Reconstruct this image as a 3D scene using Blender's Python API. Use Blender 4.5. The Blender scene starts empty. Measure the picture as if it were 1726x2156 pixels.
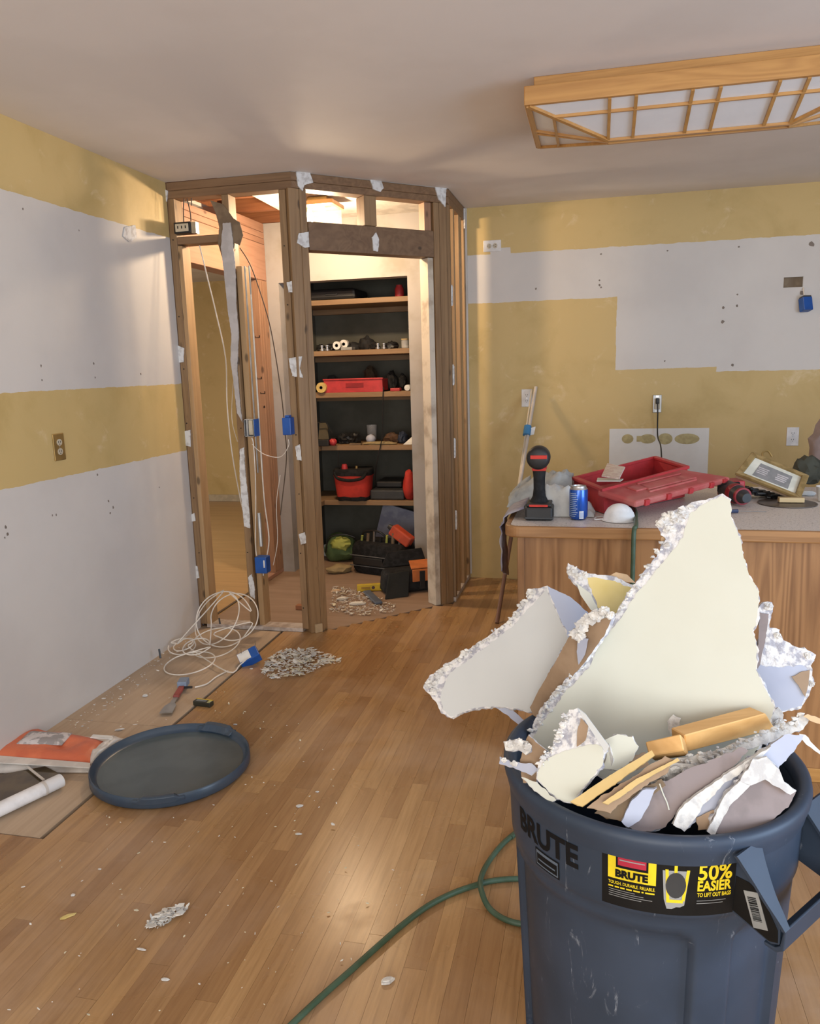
import bpy, bmesh, math, random
from mathutils import Vector, Matrix
from mathutils import noise as mnoise
random.seed(7)
SC = bpy.context.scene
COL = SC.collection
H, YA, YD = 2.44, 3.975, 5.25          # ceiling height, framed wall plane, back wall plane

# ---------------------------------------------------------------- camera, world, lights, exposure
CAM = Vector((2.2119, 0.0, 1.4460)); FPX = 1654.3
R_RIGHT = Vector((0.97375041, 0.22576982, -0.02895055))
R_DOWN = Vector((0.0130219, -0.18223585, -0.98316862))
R_FWD = Vector((-0.22724563, 0.95698385, -0.18039218))
cd = bpy.data.cameras.new('camera'); cam = bpy.data.objects.new('camera', cd); COL.objects.link(cam)
mw = Matrix.Identity(4)
for i in range(3):
    mw[i][0] = R_RIGHT[i]; mw[i][1] = -R_DOWN[i]; mw[i][2] = -R_FWD[i]; mw[i][3] = CAM[i]
cam.matrix_world = mw
cd.sensor_fit = 'HORIZONTAL'; cd.sensor_width = 36.0; cd.lens = 36.0 * FPX / 1726.0
cd.clip_start = 0.05
SC.camera = cam

world = bpy.data.worlds.new('daylight'); SC.world = world; world.use_nodes = True
bg = world.node_tree.nodes['Background']; bg.inputs[0].default_value = (0.80, 0.88, 1.0, 1); bg.inputs[1].default_value = 1.0

def area(name, loc, target, sx, sy, power, col):
    l = bpy.data.lights.new(name, 'AREA'); l.shape = 'RECTANGLE'; l.size = sx; l.size_y = sy
    l.energy = power; l.color = col
    o = bpy.data.objects.new(name, l); COL.objects.link(o); o.location = loc
    o.rotation_euler = (Vector(target) - Vector(loc)).to_track_quat('-Z', 'Y').to_euler()
    return o
area('daylight_rear_window', (2.5, -2.5, 1.30), (2.4, 3, 1.75), 3.2, 1.9, 120, (1.0, 0.955, 0.88))
area('daylight_side_window', (5.35, 0.6, 1.35), (2.0, 1.2, 1.1), 2.2, 1.5, 100, (0.56, 0.75, 1.0))
area('added_far_room_light', (-2.6, 5.0, 1.15), (-.5, 5.9, 0.0), 1.2, .9, 36, (1.0, 0.9, 0.75))  # area lamp added inside the far room to brighten its floor
SC.view_settings.view_transform = 'Standard'
SC.view_settings.look = 'None'
SC.view_settings.exposure = 0.12
SC.view_settings.gamma = 1.0
SC.view_settings.use_curve_mapping = False

# ---------------------------------------------------------------- pixel rays to real positions on real planes
def ray(px, py):
    return R_RIGHT * ((px - 863) / FPX) + R_DOWN * ((py - 1078) / FPX) + R_FWD
def on(px, py, ax, v):
    d = ray(px, py); i = 'xyz'.index(ax)
    return CAM + d * ((v - CAM[i]) / d[i])
def onp(px, py, p0, n):
    d = ray(px, py); n = Vector(n)
    return CAM + d * (n.dot(Vector(p0) - CAM) / n.dot(d))
def proj(X):
    q = Vector(X) - CAM; w = q.dot(R_FWD)
    return 863 + FPX * q.dot(R_RIGHT) / w, 1078 + FPX * q.dot(R_DOWN) / w

# ---------------------------------------------------------------- materials
MATS = {}
def new_mat(name):
    m = bpy.data.materials.new(name); m.use_nodes = True
    nt = m.node_tree; b = nt.nodes['Principled BSDF']
    return m, nt, b
def nd(nt, typ, **kw):
    n = nt.nodes.new(typ)
    for k, v in kw.items():
        if k.startswith('i_'): n.inputs[k[2:].replace('_', ' ')].default_value = v
        elif k.startswith('n_'): n.inputs[int(k[2:])].default_value = v
        else: setattr(n, k, v)
    return n
def mathn(nt, op, a, b=None, c=None):
    n = nt.nodes.new('ShaderNodeMath'); n.operation = op
    for i, x in enumerate((a, b, c)):
        if x is None: continue
        if isinstance(x, (int, float)): n.inputs[i].default_value = x
        else: nt.links.new(x, n.inputs[i])
    return n.outputs[0]
def mixc(nt, fac, a, b):
    n = nt.nodes.new('ShaderNodeMix'); n.data_type = 'RGBA'
    for i, x in ((0, fac), (6, a), (7, b)):
        if isinstance(x, (int, float)): n.inputs[i].default_value = x
        elif isinstance(x, (tuple, list)): n.inputs[i].default_value = (*x[:3], 1)
        else: nt.links.new(x, n.inputs[i])
    return n.outputs[2]
def coords(nt, scale=(1, 1, 1), kind='Object'):
    t = nt.nodes.new('ShaderNodeTexCoord'); mp = nt.nodes.new('ShaderNodeMapping')
    mp.inputs['Scale'].default_value = scale
    nt.links.new(t.outputs[kind], mp.inputs['Vector'])
    return mp.outputs[0]
def noise(nt, vec, scale, detail=4, rough=.55, dist=0):
    n = nd(nt, 'ShaderNodeTexNoise'); n.inputs['Scale'].default_value = scale
    n.inputs['Detail'].default_value = detail; n.inputs['Roughness'].default_value = rough
    n.inputs['Distortion'].default_value = dist
    nt.links.new(vec, n.inputs['Vector']); return n.outputs[0]
def sstep(nt, x, a, b):
    n = nt.nodes.new('ShaderNodeMapRange'); n.interpolation_type = 'SMOOTHSTEP'
    nt.links.new(x, n.inputs[0]); n.inputs[1].default_value = a; n.inputs[2].default_value = b
    return n.outputs[0]
def bump(nt, b, h, strength, dist=.002):
    n = nt.nodes.new('ShaderNodeBump'); n.inputs['Strength'].default_value = strength
    n.inputs['Distance'].default_value = dist
    nt.links.new(h, n.inputs['Height']); nt.links.new(n.outputs[0], b.inputs['Normal'])

def mat(name, c, rough=.6, c2=None, scale=12, lo=.4, hi=.6, bmp=0, bscale=80, metal=0, coat=0, spec=.5, bdist=.002):
    if name in MATS: return MATS[name]
    m, nt, b = new_mat(name)
    b.inputs['Roughness'].default_value = rough; b.inputs['Metallic'].default_value = metal
    b.inputs['Coat Weight'].default_value = coat; b.inputs['Specular IOR Level'].default_value = spec
    c2 = c2 or tuple(x * .82 for x in c)
    v = coords(nt)
    f = sstep(nt, noise(nt, v, scale), lo, hi)
    nt.links.new(mixc(nt, f, c, c2), b.inputs['Base Color'])
    if bmp: bump(nt, b, noise(nt, v, bscale, 5), bmp, bdist)
    MATS[name] = m; return m

def wood(name, c1, c2, axis='z', rough=.6, scale=38, knots=True, tint=.22, coat=0, big=6, ring=.16):
    if name in MATS: return MATS[name]
    m, nt, b = new_mat(name)
    b.inputs['Roughness'].default_value = rough; b.inputs['Coat Weight'].default_value = coat
    s = [1, 1, 1]; s['xyz'.index(axis)] = .06
    t = nt.nodes.new('ShaderNodeNewGeometry')
    oi = nt.nodes.new('ShaderNodeObjectInfo')
    off = nt.nodes.new('ShaderNodeVectorMath'); off.operation = 'ADD'
    cm = nt.nodes.new('ShaderNodeCombineXYZ')
    k = mathn(nt, 'MULTIPLY', oi.outputs['Random'], 37.0)
    for i in range(3): nt.links.new(k, cm.inputs[i])
    nt.links.new(t.outputs['Position'], off.inputs[0]); nt.links.new(cm.outputs[0], off.inputs[1])
    mp = nt.nodes.new('ShaderNodeMapping'); mp.inputs['Scale'].default_value = s
    nt.links.new(off.outputs[0], mp.inputs['Vector'])
    g = noise(nt, mp.outputs[0], scale, 6, .6, .6)
    g2 = noise(nt, mp.outputs[0], big, 2, .5, 1.2)
    rings = mathn(nt, 'SINE', mathn(nt, 'MULTIPLY', g2, 55))
    f = mathn(nt, 'ADD', mathn(nt, 'MULTIPLY', sstep(nt, g, .3, .7), .6), mathn(nt, 'MULTIPLY', rings, ring))
    f = mathn(nt, 'ADD', f, mathn(nt, 'MULTIPLY', mathn(nt, 'SUBTRACT', oi.outputs['Random'], .5), tint * 2))
    f2 = nt.nodes.new('ShaderNodeClamp'); nt.links.new(f, f2.inputs[0])
    col = mixc(nt, f2.outputs[0], c1, c2)
    if knots:
        vo = nt.nodes.new('ShaderNodeTexVoronoi'); vo.inputs['Scale'].default_value = 6.5
        mp2 = nt.nodes.new('ShaderNodeMapping'); s2 = [1.6, 1.6, 1.6]; s2['xyz'.index(axis)] = .7
        mp2.inputs['Scale'].default_value = s2; nt.links.new(off.outputs[0], mp2.inputs['Vector'])
        nt.links.new(mp2.outputs[0], vo.inputs['Vector'])
        kn = sstep(nt, vo.outputs['Distance'], .15, .06)
        col = mixc(nt, mathn(nt, 'MULTIPLY', kn, .75), col, tuple(x * .22 for x in c2))
    nt.links.new(col, b.inputs['Base Color'])
    bump(nt, b, g, .12, .001)
    MATS[name] = m; return m

def emit(name, c, s):
    m, nt, b = new_mat(name)
    b.inputs['Base Color'].default_value = (*c, 1)
    b.inputs['Emission Color'].default_value = (*c, 1); b.inputs['Emission Strength'].default_value = s
    return m
def glass(name, c=(1, 1, 1), rough=.02, alpha=.25):
    m, nt, b = new_mat(name)
    b.inputs['Base Color'].default_value = (*c, 1); b.inputs['Roughness'].default_value = rough
    b.inputs['Alpha'].default_value = alpha
    return m

YEL = (.545, .395, .165); YEL2 = (.64, .50, .28); WHT = (.60, .565, .53); WHT2 = (.55, .515, .485)
def paint_wall(name, ax, whites):
    """yellow paint over bare white drywall: whites = list of (u0,u1,v0,v1) boxes, u along the wall, v = height"""
    m, nt, b = new_mat(name); b.inputs['Roughness'].default_value = .62
    g = nt.nodes.new('ShaderNodeNewGeometry'); pos = g.outputs['Position']
    sp = nt.nodes.new('ShaderNodeSeparateXYZ'); nt.links.new(pos, sp.inputs[0])
    w = mathn(nt, 'MULTIPLY', mathn(nt, 'SUBTRACT', noise(nt, pos, 14, 4), .5), .018)
    u = mathn(nt, 'ADD', sp.outputs['XYZ'.index(ax.upper())], w); v = mathn(nt, 'ADD', sp.outputs[2], w)
    tot = None
    for (u0, u1, v0, v1) in whites:
        a = mathn(nt, 'MULTIPLY', mathn(nt, 'GREATER_THAN', u, u0), mathn(nt, 'LESS_THAN', u, u1))
        c = mathn(nt, 'MULTIPLY', mathn(nt, 'GREATER_THAN', v, v0), mathn(nt, 'LESS_THAN', v, v1))
        r = mathn(nt, 'MULTIPLY', a, c)
        tot = r if tot is None else mathn(nt, 'MAXIMUM', tot, r)
    n1 = sstep(nt, noise(nt, pos, 3.2, 6, .6, .4), .46, .74)
    n2 = sstep(nt, noise(nt, pos, 7, 6, .65, .5), .58, .74)
    yel = mixc(nt, n1, YEL, (.47, .335, .125))
    yel = mixc(nt, mathn(nt, 'MULTIPLY', n2, .85), yel, YEL2)
    wh = mixc(nt, sstep(nt, noise(nt, pos, 2.0, 4), .35, .7), WHT, WHT2)
    nt.links.new(mixc(nt, tot, yel, wh) if tot is not None else yel, b.inputs['Base Color'])
    bump(nt, b, noise(nt, pos, 60, 4), .08, .001)
    return m

M_STUD = wood('stud_wood', (.27, .165, .08), (.165, .092, .042), 'z')
M_STUDX = wood('plate_wood', (.225, .13, .066), (.14, .075, .036), 'x')
M_HEAD = wood('header_wood', (.19, .112, .06), (.115, .063, .032), 'x', scale=22)
M_PINK = wood('fir_wood', (.34, .185, .105), (.24, .118, .062), 'z', knots=True)
M_PINE = wood('pine_stud_wood', (.40, .255, .125), (.29, .17, .078), 'z')
M_PINKY = wood('fir_wood_level', (.36, .195, .13), (.27, .135, .082), 'y')
M_JOIST = wood('joist_wood', (.30, .12, .05), (.18, .06, .025), 'x')
M_OAKX = wood('oak_trim', (.50, .255, .075), (.32, .14, .036), 'x', rough=.4, knots=False, scale=30, tint=.08, coat=.2, big=9)
M_OAKY = wood('oak_lattice', (.50, .27, .09), (.36, .18, .05), 'y', rough=.4, knots=False, tint=.08)
M_OAKZ = wood('oak_panel', (.36, .178, .068), (.185, .078, .025), 'z', rough=.42, knots=False, scale=34, tint=.05, big=5, ring=.34)
M_OAKE = wood('oak_counter_edge', (.36, .18, .066), (.22, .098, .03), 'x', rough=.38, knots=False, scale=30, tint=.05, coat=.15, big=9, ring=.25)
M_SHELF = wood('shelf_wood', (.26, .16, .082), (.18, .105, .052), 'x', knots=False)
M_WHITE = mat('white_drywall', (.60, .56, .52), .7, (.54, .50, .46), 3, bmp=.05)
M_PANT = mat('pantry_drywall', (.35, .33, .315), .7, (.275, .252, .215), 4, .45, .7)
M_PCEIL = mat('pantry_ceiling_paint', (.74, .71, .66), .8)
M_CLOS = mat('closet_shade_paint', (.085, .085, .070), .75, (.065, .065, .052), 3)  # closet gloom put into the wall colour, where little light reaches
M_CEIL = mat('ceiling_paint', (.765, .715, .685), .8, (.725, .675, .645), 1.5, bmp=.04, bscale=140)
M_GYP = mat('gypsum_core', (.70, .69, .69), .85, (.36, .36, .41), 60, .45, .62, bmp=.8, bscale=70, bdist=.006)
M_GYPC = mat('gypsum_crumb', (.70, .685, .65), .85, (.50, .49, .48), 45, bmp=.5, bscale=90, bdist=.004)
M_CREAM = mat('cream_paper_face', (.60, .61, .53), .65, (.58, .585, .50), 2, bmp=.03)
M_GREYP = mat('grey_white_paper', (.56, .575, .57), .65, (.52, .535, .54), 2.5, bmp=.03)
M_LAV = mat('lavender_paper', (.43, .46, .56), .7, (.37, .40, .51), 5, bmp=.05)
M_KRAFT = mat('kraft_paper', (.34, .235, .15), .75, (.27, .18, .11), 10, bmp=.1)
M_KRAFTG = mat('grey_kraft_paper', (.25, .205, .20), .75, (.195, .16, .155), 12, bmp=.08)
M_YPAP = mat('yellow_painted_face', (.66, .53, .22), .6, (.60, .47, .16), 6)
M_SCRAP = mat('drywall_scrap', (.66, .66, .66), .8, (.48, .46, .45), 40, .45, .65, bmp=.5, bscale=80, bdist=.004)
M_MUD = mat('grey_joint_plaster', (.46, .43, .42), .8, (.40, .37, .36), 20, bmp=.3)
M_TORN = mat('torn_brown_paper', (.20, .14, .085), .8, (.15, .10, .06), 12)
M_BLUE = mat('blue_plastic', (.010, .085, .36), .4)
M_BLACK = mat('black_plastic', (.012, .012, .013), .5)
M_BLK2 = mat('black_cloth', (.011, .011, .012), .85, (.020, .020, .021), 30, bmp=.3, spec=.2)
M_DKGY = mat('dark_grey_plastic', (.034, .037, .04), .5)
M_RED = mat('red_plastic', (.45, .035, .04), .5, (.38, .03, .035), 20, bmp=.05)
M_REDD = mat('dusty_red_plastic', (.42, .075, .07), .65, (.46, .14, .12), 9, .45, .7, bmp=.1)
M_REDB = mat('red_fabric', (.52, .035, .022), .75, bmp=.2)
M_ORG = mat('orange_fabric', (.55, .16, .04), .7)
M_WPL = mat('white_plastic', (.74, .72, .70), .4)
M_IVORY = mat('ivory_plastic', (.55, .48, .36), .45)
M_BRASS = mat('brass_plate', (.40, .27, .10), .38, metal=.7)
M_STEEL = mat('steel', (.50, .50, .50), .35, metal=.9)
M_GALV = mat('galvanised_steel', (.46, .47, .48), .45, metal=.7)
M_CABLE = mat('white_cable', (.74, .68, .60), .5)
M_DWIRE = mat('dark_cable', (.10, .07, .05), .6)
M_CAN = mat('grey_blue_resin', (.085, .115, .155), .45, (.105, .14, .185), 5, .35, .75, bmp=.06, bscale=50)
M_LID = mat('lid_resin', (.030, .052, .085), .32, (.05, .068, .09), 4, .4, .7)
M_LIDF = mat('dusty_lid_floor', (.095, .118, .125), .2, (.080, .10, .108), 5)
M_HOSE = mat('green_hose', (.055, .10, .062), .5, (.042, .08, .045), 20)
M_GREEN = mat('green_fabric', (.10, .16, .06), .8, bmp=.2)
M_LIME = mat('lime_fabric', (.42, .45, .10), .7)
M_TAN = mat('tan_fabric', (.34, .26, .13), .8, bmp=.2)
M_YELP = mat('yellow_plastic', (.62, .42, .02), .45)
M_TAPE = mat('tape_yellow', (.62, .44, .14), .6)
M_GCLOTH = mat('grey_cloth', (.40, .42, .42), .9, (.30, .32, .33), 14, bmp=.4, bscale=40)
M_LCLOTH = mat('pale_cloth', (.58, .59, .57), .9, (.46, .47, .47), 16, bmp=.4, bscale=40)
M_PCLOTH = mat('purple_grey_cloth', (.24, .23, .32), .9, (.36, .35, .40), 12, bmp=.3)
M_DUST = mat('mask_fibre', (.80, .80, .80), .85)
M_GOLD = mat('gold_frame', (.29, .195, .075), .45, (.20, .13, .045), 30)
M_MATB = mat('cream_mount', (.66, .64, .54), .7)
M_PRINT = mat('grey_print', (.20, .195, .19), .6, (.23, .22, .215), 30)
M_ACRY = mat('acrylic_diffuser', (.72, .72, .74), .35, (.70, .70, .72))
M_ORBAG = mat('orange_bag_film', (.66, .17, .075), .4, (.56, .13, .06), 9, .4, .6, bmp=.5, bscale=14, bdist=.01)
M_PKG = mat('clear_packet_film', (.60, .56, .56), .2, (.30, .28, .28), 26, .45, .55, bmp=.4)
M_TILE = mat('dark_brown_sheet', (.10, .07, .032), .28, (.05, .032, .015), 10, .4, .65, coat=.5)
M_PAPER = mat('white_paper_roll', (.78, .78, .80), .6)
M_BTAPE = mat('blue_masking_tape', (.05, .22, .45), .6)
M_POLE = mat('pale_pole', (.56, .50, .44), .5)
M_POLED = mat('brown_pole', (.16, .075, .045), .5)
M_INK = mat('black_print', (.008, .008, .009), .6, spec=.12)
M_STK = mat('sticker_black', (.010, .010, .010), .45, spec=.15)
M_STY = mat('sticker_yellow', (.78, .60, .02), .4)
M_STW = mat('sticker_white', (.72, .72, .70), .45)
M_STR = mat('sticker_red', (.42, .02, .05), .4)
M_STG = mat('sticker_grey', (.30, .31, .31), .45)
M_DARK = mat('dark_void', (.02, .017, .014), .9)
M_PLY = wood('plywood_subfloor', (.47, .355, .25), (.38, .28, .19), 'y', rough=.7, knots=False, scale=26, tint=.1)
M_PLYR = wood('reddish_subfloor', (.31, .21, .145), (.23, .15, .098), 'x', rough=.65, knots=False, scale=14, tint=.1)
M_HALL = wood('hall_floorboards', (.52, .34, .17), (.40, .25, .12), 'x', rough=.4, knots=False, scale=18)
M_BULB = emit('lit_bulb', (1.0, .82, .56), 25)
M_LGLASS = glass('lamp_glass', (.34, .30, .22), .05, .14)
M_CGLASS = glass('jar_glass', (.8, .8, .8), .05, .3)
M_GLUE = mat('dried_adhesive', (.42, .35, .16), .5, (.34, .28, .12), 30, bmp=.3)
M_BACKSP = mat('bare_backsplash', (.66, .65, .62), .6, (.64, .63, .60))

def floor_mat(name, use_attr):
    m, nt, b = new_mat(name)
    g = nt.nodes.new('ShaderNodeNewGeometry'); pos = g.outputs['Position']
    if use_attr:
        a = nt.nodes.new('ShaderNodeAttribute'); a.attribute_name = 'tint'; rnd = a.outputs['Fac']
    else:
        rnd = nt.nodes.new('ShaderNodeObjectInfo').outputs['Random']
    cm = nt.nodes.new('ShaderNodeCombineXYZ'); k = mathn(nt, 'MULTIPLY', rnd, 51)
    nt.links.new(k, cm.inputs[0]); nt.links.new(k, cm.inputs[1])
    ad = nt.nodes.new('ShaderNodeVectorMath'); ad.operation = 'ADD'
    nt.links.new(pos, ad.inputs[0]); nt.links.new(cm.outputs[0], ad.inputs[1])
    mp = nt.nodes.new('ShaderNodeMapping'); mp.inputs['Scale'].default_value = (1, .06, 1)
    nt.links.new(ad.outputs[0], mp.inputs['Vector'])
    gr = noise(nt, mp.outputs[0], 70, 6, .65, .5)
    cat = mathn(nt, 'SINE', mathn(nt, 'MULTIPLY', noise(nt, mp.outputs[0], 12, 2, .5, .8), 40))
    r = nt.nodes.new('ShaderNodeValToRGB'); nt.links.new(rnd, r.inputs[0])
    cr = r.color_ramp
    cr.elements[0].color = (.30, .158, .064, 1); cr.elements[1].color = (.47, .285, .13, 1)
    for p, c in ((.25, (.36, .20, .085)), (.6, (.405, .232, .10)), (.8, (.43, .245, .10))):
        e = cr.elements.new(p); e.color = (*c, 1)
    f = mathn(nt, 'ADD', mathn(nt, 'MULTIPLY', sstep(nt, gr, .35, .75), .34), mathn(nt, 'MULTIPLY', sstep(nt, cat, .3, 1.0), .12))
    col = mixc(nt, f, r.outputs[0], (.15, .065, .022))
    dust = sstep(nt, noise(nt, pos, 1.7, 6, .62, .5), .42, .78)
    dust2 = sstep(nt, noise(nt, pos, 22, 5, .6), .60, .80)
    col = mixc(nt, mathn(nt, 'MULTIPLY', dust, .46), col, (.50, .36, .26))
    col = mixc(nt, mathn(nt, 'MULTIPLY', mathn(nt, 'MULTIPLY', dust2, dust), .35), col, (.60, .50, .44))
    nt.links.new(col, b.inputs['Base Color'])
    b.inputs['Specular IOR Level'].default_value = .42
    nt.links.new(mathn(nt, 'ADD', .27, mathn(nt, 'MULTIPLY', dust, .22)), b.inputs['Roughness'])
    bump(nt, b, gr, .06, .0006)
    return m
M_FLOOR = floor_mat('oak_strip', False); M_FLOORS = floor_mat('oak_strip_far', True)

def counter_mat():
    m, nt, b = new_mat('speckled_laminate'); b.inputs['Roughness'].default_value = .4
    v = coords(nt)
    f1 = sstep(nt, noise(nt, v, 130, 3, .7), .57, .64); f2 = sstep(nt, noise(nt, v, 70, 3, .7), .56, .66)
    c = mixc(nt, f1, (.66, .60, .55), (.27, .235, .21)); c = mixc(nt, mathn(nt, 'MULTIPLY', f2, .6), c, (.74, .69, .65))
    nt.links.new(c, b.inputs['Base Color']); return m
M_COUNTER = counter_mat()
def can_mat():
    m, nt, b = new_mat('scuffed_can_resin')
    v = coords(nt)
    base = mixc(nt, sstep(nt, noise(nt, v, 5, 4), .35, .7), (.024, .037, .060), (.033, .049, .080))
    mp = nt.nodes.new('ShaderNodeMapping'); mp.inputs['Scale'].default_value = (1, 1, .25); nt.links.new(v, mp.inputs['Vector'])
    s1 = sstep(nt, noise(nt, mp.outputs[0], 26, 6, .7, 1.5), .62, .74)
    s2 = sstep(nt, noise(nt, v, 11, 6, .75, .8), .64, .80)
    col = mixc(nt, mathn(nt, 'MULTIPLY', s1, .8), base, (.27, .30, .35))
    col = mixc(nt, mathn(nt, 'MULTIPLY', s2, .34), col, (.19, .21, .25))
    nt.links.new(col, b.inputs['Base Color']); b.inputs['Roughness'].default_value = .48; b.inputs['Specular IOR Level'].default_value = .36
    bump(nt, b, noise(nt, v, 60, 4), .05, .001)
    return m
M_CANS = can_mat()

# ---------------------------------------------------------------- mesh helpers
class MB:
    def __init__(self): self.v = []; self.f = []; self.m = []
    def add(self, vs, fs, mi=0):
        o = len(self.v); self.v += [Vector(x) for x in vs]
        self.f += [tuple(i + o for i in f) for f in fs]; self.m += [mi] * len(fs); return self
    def box(self, a, b, mi=0):
        x0, y0, z0 = a; x1, y1, z1 = b
        return self.add([(x0, y0, z0), (x1, y0, z0), (x1, y1, z0), (x0, y1, z0), (x0, y0, z1), (x1, y0, z1), (x1, y1, z1), (x0, y1, z1)],
                        [(0, 3, 2, 1), (4, 5, 6, 7), (0, 1, 5, 4), (1, 2, 6, 5), (2, 3, 7, 6), (3, 0, 4, 7)], mi)
    def obox(self, c, ex, ey, ez, mi=0):       # oriented box: centre and half axes
        c = Vector(c); ex, ey, ez = Vector(ex), Vector(ey), Vector(ez)
        P = [c + ex * sx + ey * sy + ez * sz for sz in (-1, 1) for sx, sy in ((-1, -1), (1, -1), (1, 1), (-1, 1))]
        return self.add(P, [(0, 3, 2, 1), (4, 5, 6, 7), (0, 1, 5, 4), (1, 2, 6, 5), (2, 3, 7, 6), (3, 0, 4, 7)], mi)
    def prism(self, poly, vec, mi=0, side=None, back=None):
        n = len(poly); vec = Vector(vec); P = [Vector(p) for p in poly]
        self.add(P + [p + vec for p in P], [], 0); o = len(self.v) - 2 * n
        self.f.append(tuple(o + i for i in range(n))); self.m.append(mi)
        self.f.append(tuple(o + n + i for i in reversed(range(n)))); self.m.append(mi if back is None else back)
        for i in range(n):
            j = (i + 1) % n
            self.f.append((o + j, o + i, o + n + i, o + n + j)); self.m.append(mi if side is None else side)
        return self
    def tube(self, path, r, seg=8, mi=0, cap=True):
        P = [Vector(p) for p in path]; n = len(P); rr = r if isinstance(r, (list, tuple)) else [r] * n
        up = None; rings = []
        for i in range(n):
            t = (P[min(i + 1, n - 1)] - P[max(i - 1, 0)]).normalized()
            if up is None: up = t.orthogonal().normalized()
            up = (up - t * up.dot(t)); up = up.normalized() if up.length > 1e-6 else t.orthogonal().normalized()
            s = t.cross(up)
            rings.append([P[i] + (up * math.cos(a) + s * math.sin(a)) * rr[i] for a in [2 * math.pi * k / seg for k in range(seg)]])
        vs = [v for ring in rings for v in ring]; fs = []
        for i in range(n - 1):
            for k in range(seg):
                k2 = (k + 1) % seg
                fs.append((i * seg + k, i * seg + k2, (i + 1) * seg + k2, (i + 1) * seg + k))
        if cap: fs += [tuple(reversed(range(seg))), tuple((n - 1) * seg + k for k in range(seg))]
        return self.add(vs, fs, mi)
    def lathe(self, prof, c, seg=32, axis=(0, 0, 1), mi=0):     # prof: (radius, height) list along the axis
        c = Vector(c); q = Vector((0, 0, 1)).rotation_difference(Vector(axis)); vs = []; fs = []
        for (r, h) in prof:
            for k in range(seg):
                a = 2 * math.pi * k / seg
                vs.append(c + q @ Vector((r * math.cos(a), r * math.sin(a), h)))
        for i in range(len(prof) - 1):
            for k in range(seg):
                k2 = (k + 1) % seg
                fs.append((i * seg + k, i * seg + k2, (i + 1) * seg + k2, (i + 1) * seg + k))
        if prof[0][0] > 1e-5: fs.append(tuple(reversed(range(seg))))
        if prof[-1][0] > 1e-5: fs.append(tuple((len(prof) - 1) * seg + k for k in range(seg)))
        return self.add(vs, fs, mi)
    def blob(self, c, r, seed=0, amp=.25, freq=3, sub=3, mi=0, flat=None, rot=0):
        bm = bmesh.new(); bmesh.ops.create_icosphere(bm, subdivisions=sub, radius=1)
        r = Vector(r); c = Vector(c); rm = Matrix.Rotation(rot, 3, 'Z')
        for v in bm.verts:
            d = v.co.normalized(); k = 1 + amp * mnoise.noise(d * freq + Vector((seed * 7.3, seed * 3.1, seed)))
            p = Vector((d.x * r.x, d.y * r.y, d.z * r.z)) * k
            p = rm @ p
            v.co = c + p
            if flat is not None and v.co.z < flat: v.co.z = flat + .0005
        bm.verts.index_update()
        self.add([v.co.copy() for v in bm.verts], [tuple(v.index for v in f.verts) for f in bm.faces], mi)
        bm.free(); return self
    def build(self, name, mats, parent=None, smooth=False, bevel=0, seg=2, angle=40, subsurf=0):
        me = bpy.data.meshes.new(name)
        ws = WORLD.get(parent.name, Vector((0, 0, 0))) if parent else None
        if parent is None:
            xs = [v.x for v in self.v]; ys = [v.y for v in self.v]; zs = [v.z for v in self.v]
            ws = Vector(((min(xs) + max(xs)) / 2, (min(ys) + max(ys)) / 2, min(zs)))
        me.from_pydata([v - ws for v in self.v], [], self.f)
        mats = mats if isinstance(mats, (list, tuple)) else [mats]
        for m in mats: me.materials.append(m)
        me.polygons.foreach_set('material_index', self.m)
        bm = bmesh.new(); bm.from_mesh(me); bmesh.ops.recalc_face_normals(bm, faces=bm.faces)
        ng = [f for f in bm.faces if len(f.verts) > 8]
        if ng: bmesh.ops.triangulate(bm, faces=ng)
        bm.to_mesh(me); bm.free()
        o = bpy.data.objects.new(name, me); COL.objects.link(o)
        if parent: o.parent = parent
        else: o.location = ws
        WORLD[o.name] = ws
        if bevel:
            b = o.modifiers.new('bevel', 'BEVEL'); b.width = bevel; b.segments = seg; b.limit_method = 'ANGLE'; b.angle_limit = math.radians(35)
        if subsurf:
            s = o.modifiers.new('subsurf', 'SUBSURF'); s.levels = s.render_levels = subsurf
        if smooth:
            if bevel or subsurf: me.polygons.foreach_set('use_smooth', [True] * len(me.polygons))
            else:
                me.polygons.foreach_set('use_smooth', [True] * len(me.polygons))
                me.set_sharp_from_angle(angle=math.radians(angle))
        return o
WORLD = {}
def tag(o, label=None, cat=None, group=None, kind=None):
    if label: o['label'] = label
    if cat: o['category'] = cat
    if group: o['group'] = group
    if kind: o['kind'] = kind
    return o
def thing(name, loc, label=None, cat=None, group=None, kind=None):
    o = bpy.data.objects.new(name, None); COL.objects.link(o); o.location = loc; o.empty_display_size = .05
    WORLD[o.name] = Vector(loc)
    return tag(o, label, cat, group, kind)
def box(a, b): return MB().box(a, b)
def smoothpath(P, n=8):
    P = [Vector(p) for p in P]; out = []
    for i in range(len(P) - 1):
        p0, p1, p2, p3 = P[max(i - 1, 0)], P[i], P[i + 1], P[min(i + 2, len(P) - 1)]
        for k in range(n):
            t = k / n
            out.append(.5 * ((2 * p1) + (p2 - p0) * t + (2 * p0 - 5 * p1 + 4 * p2 - p3) * t * t + (3 * p1 - p0 - 3 * p2 + p3) * t ** 3))
    out.append(P[-1]); return out
RAGN = [0]
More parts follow.
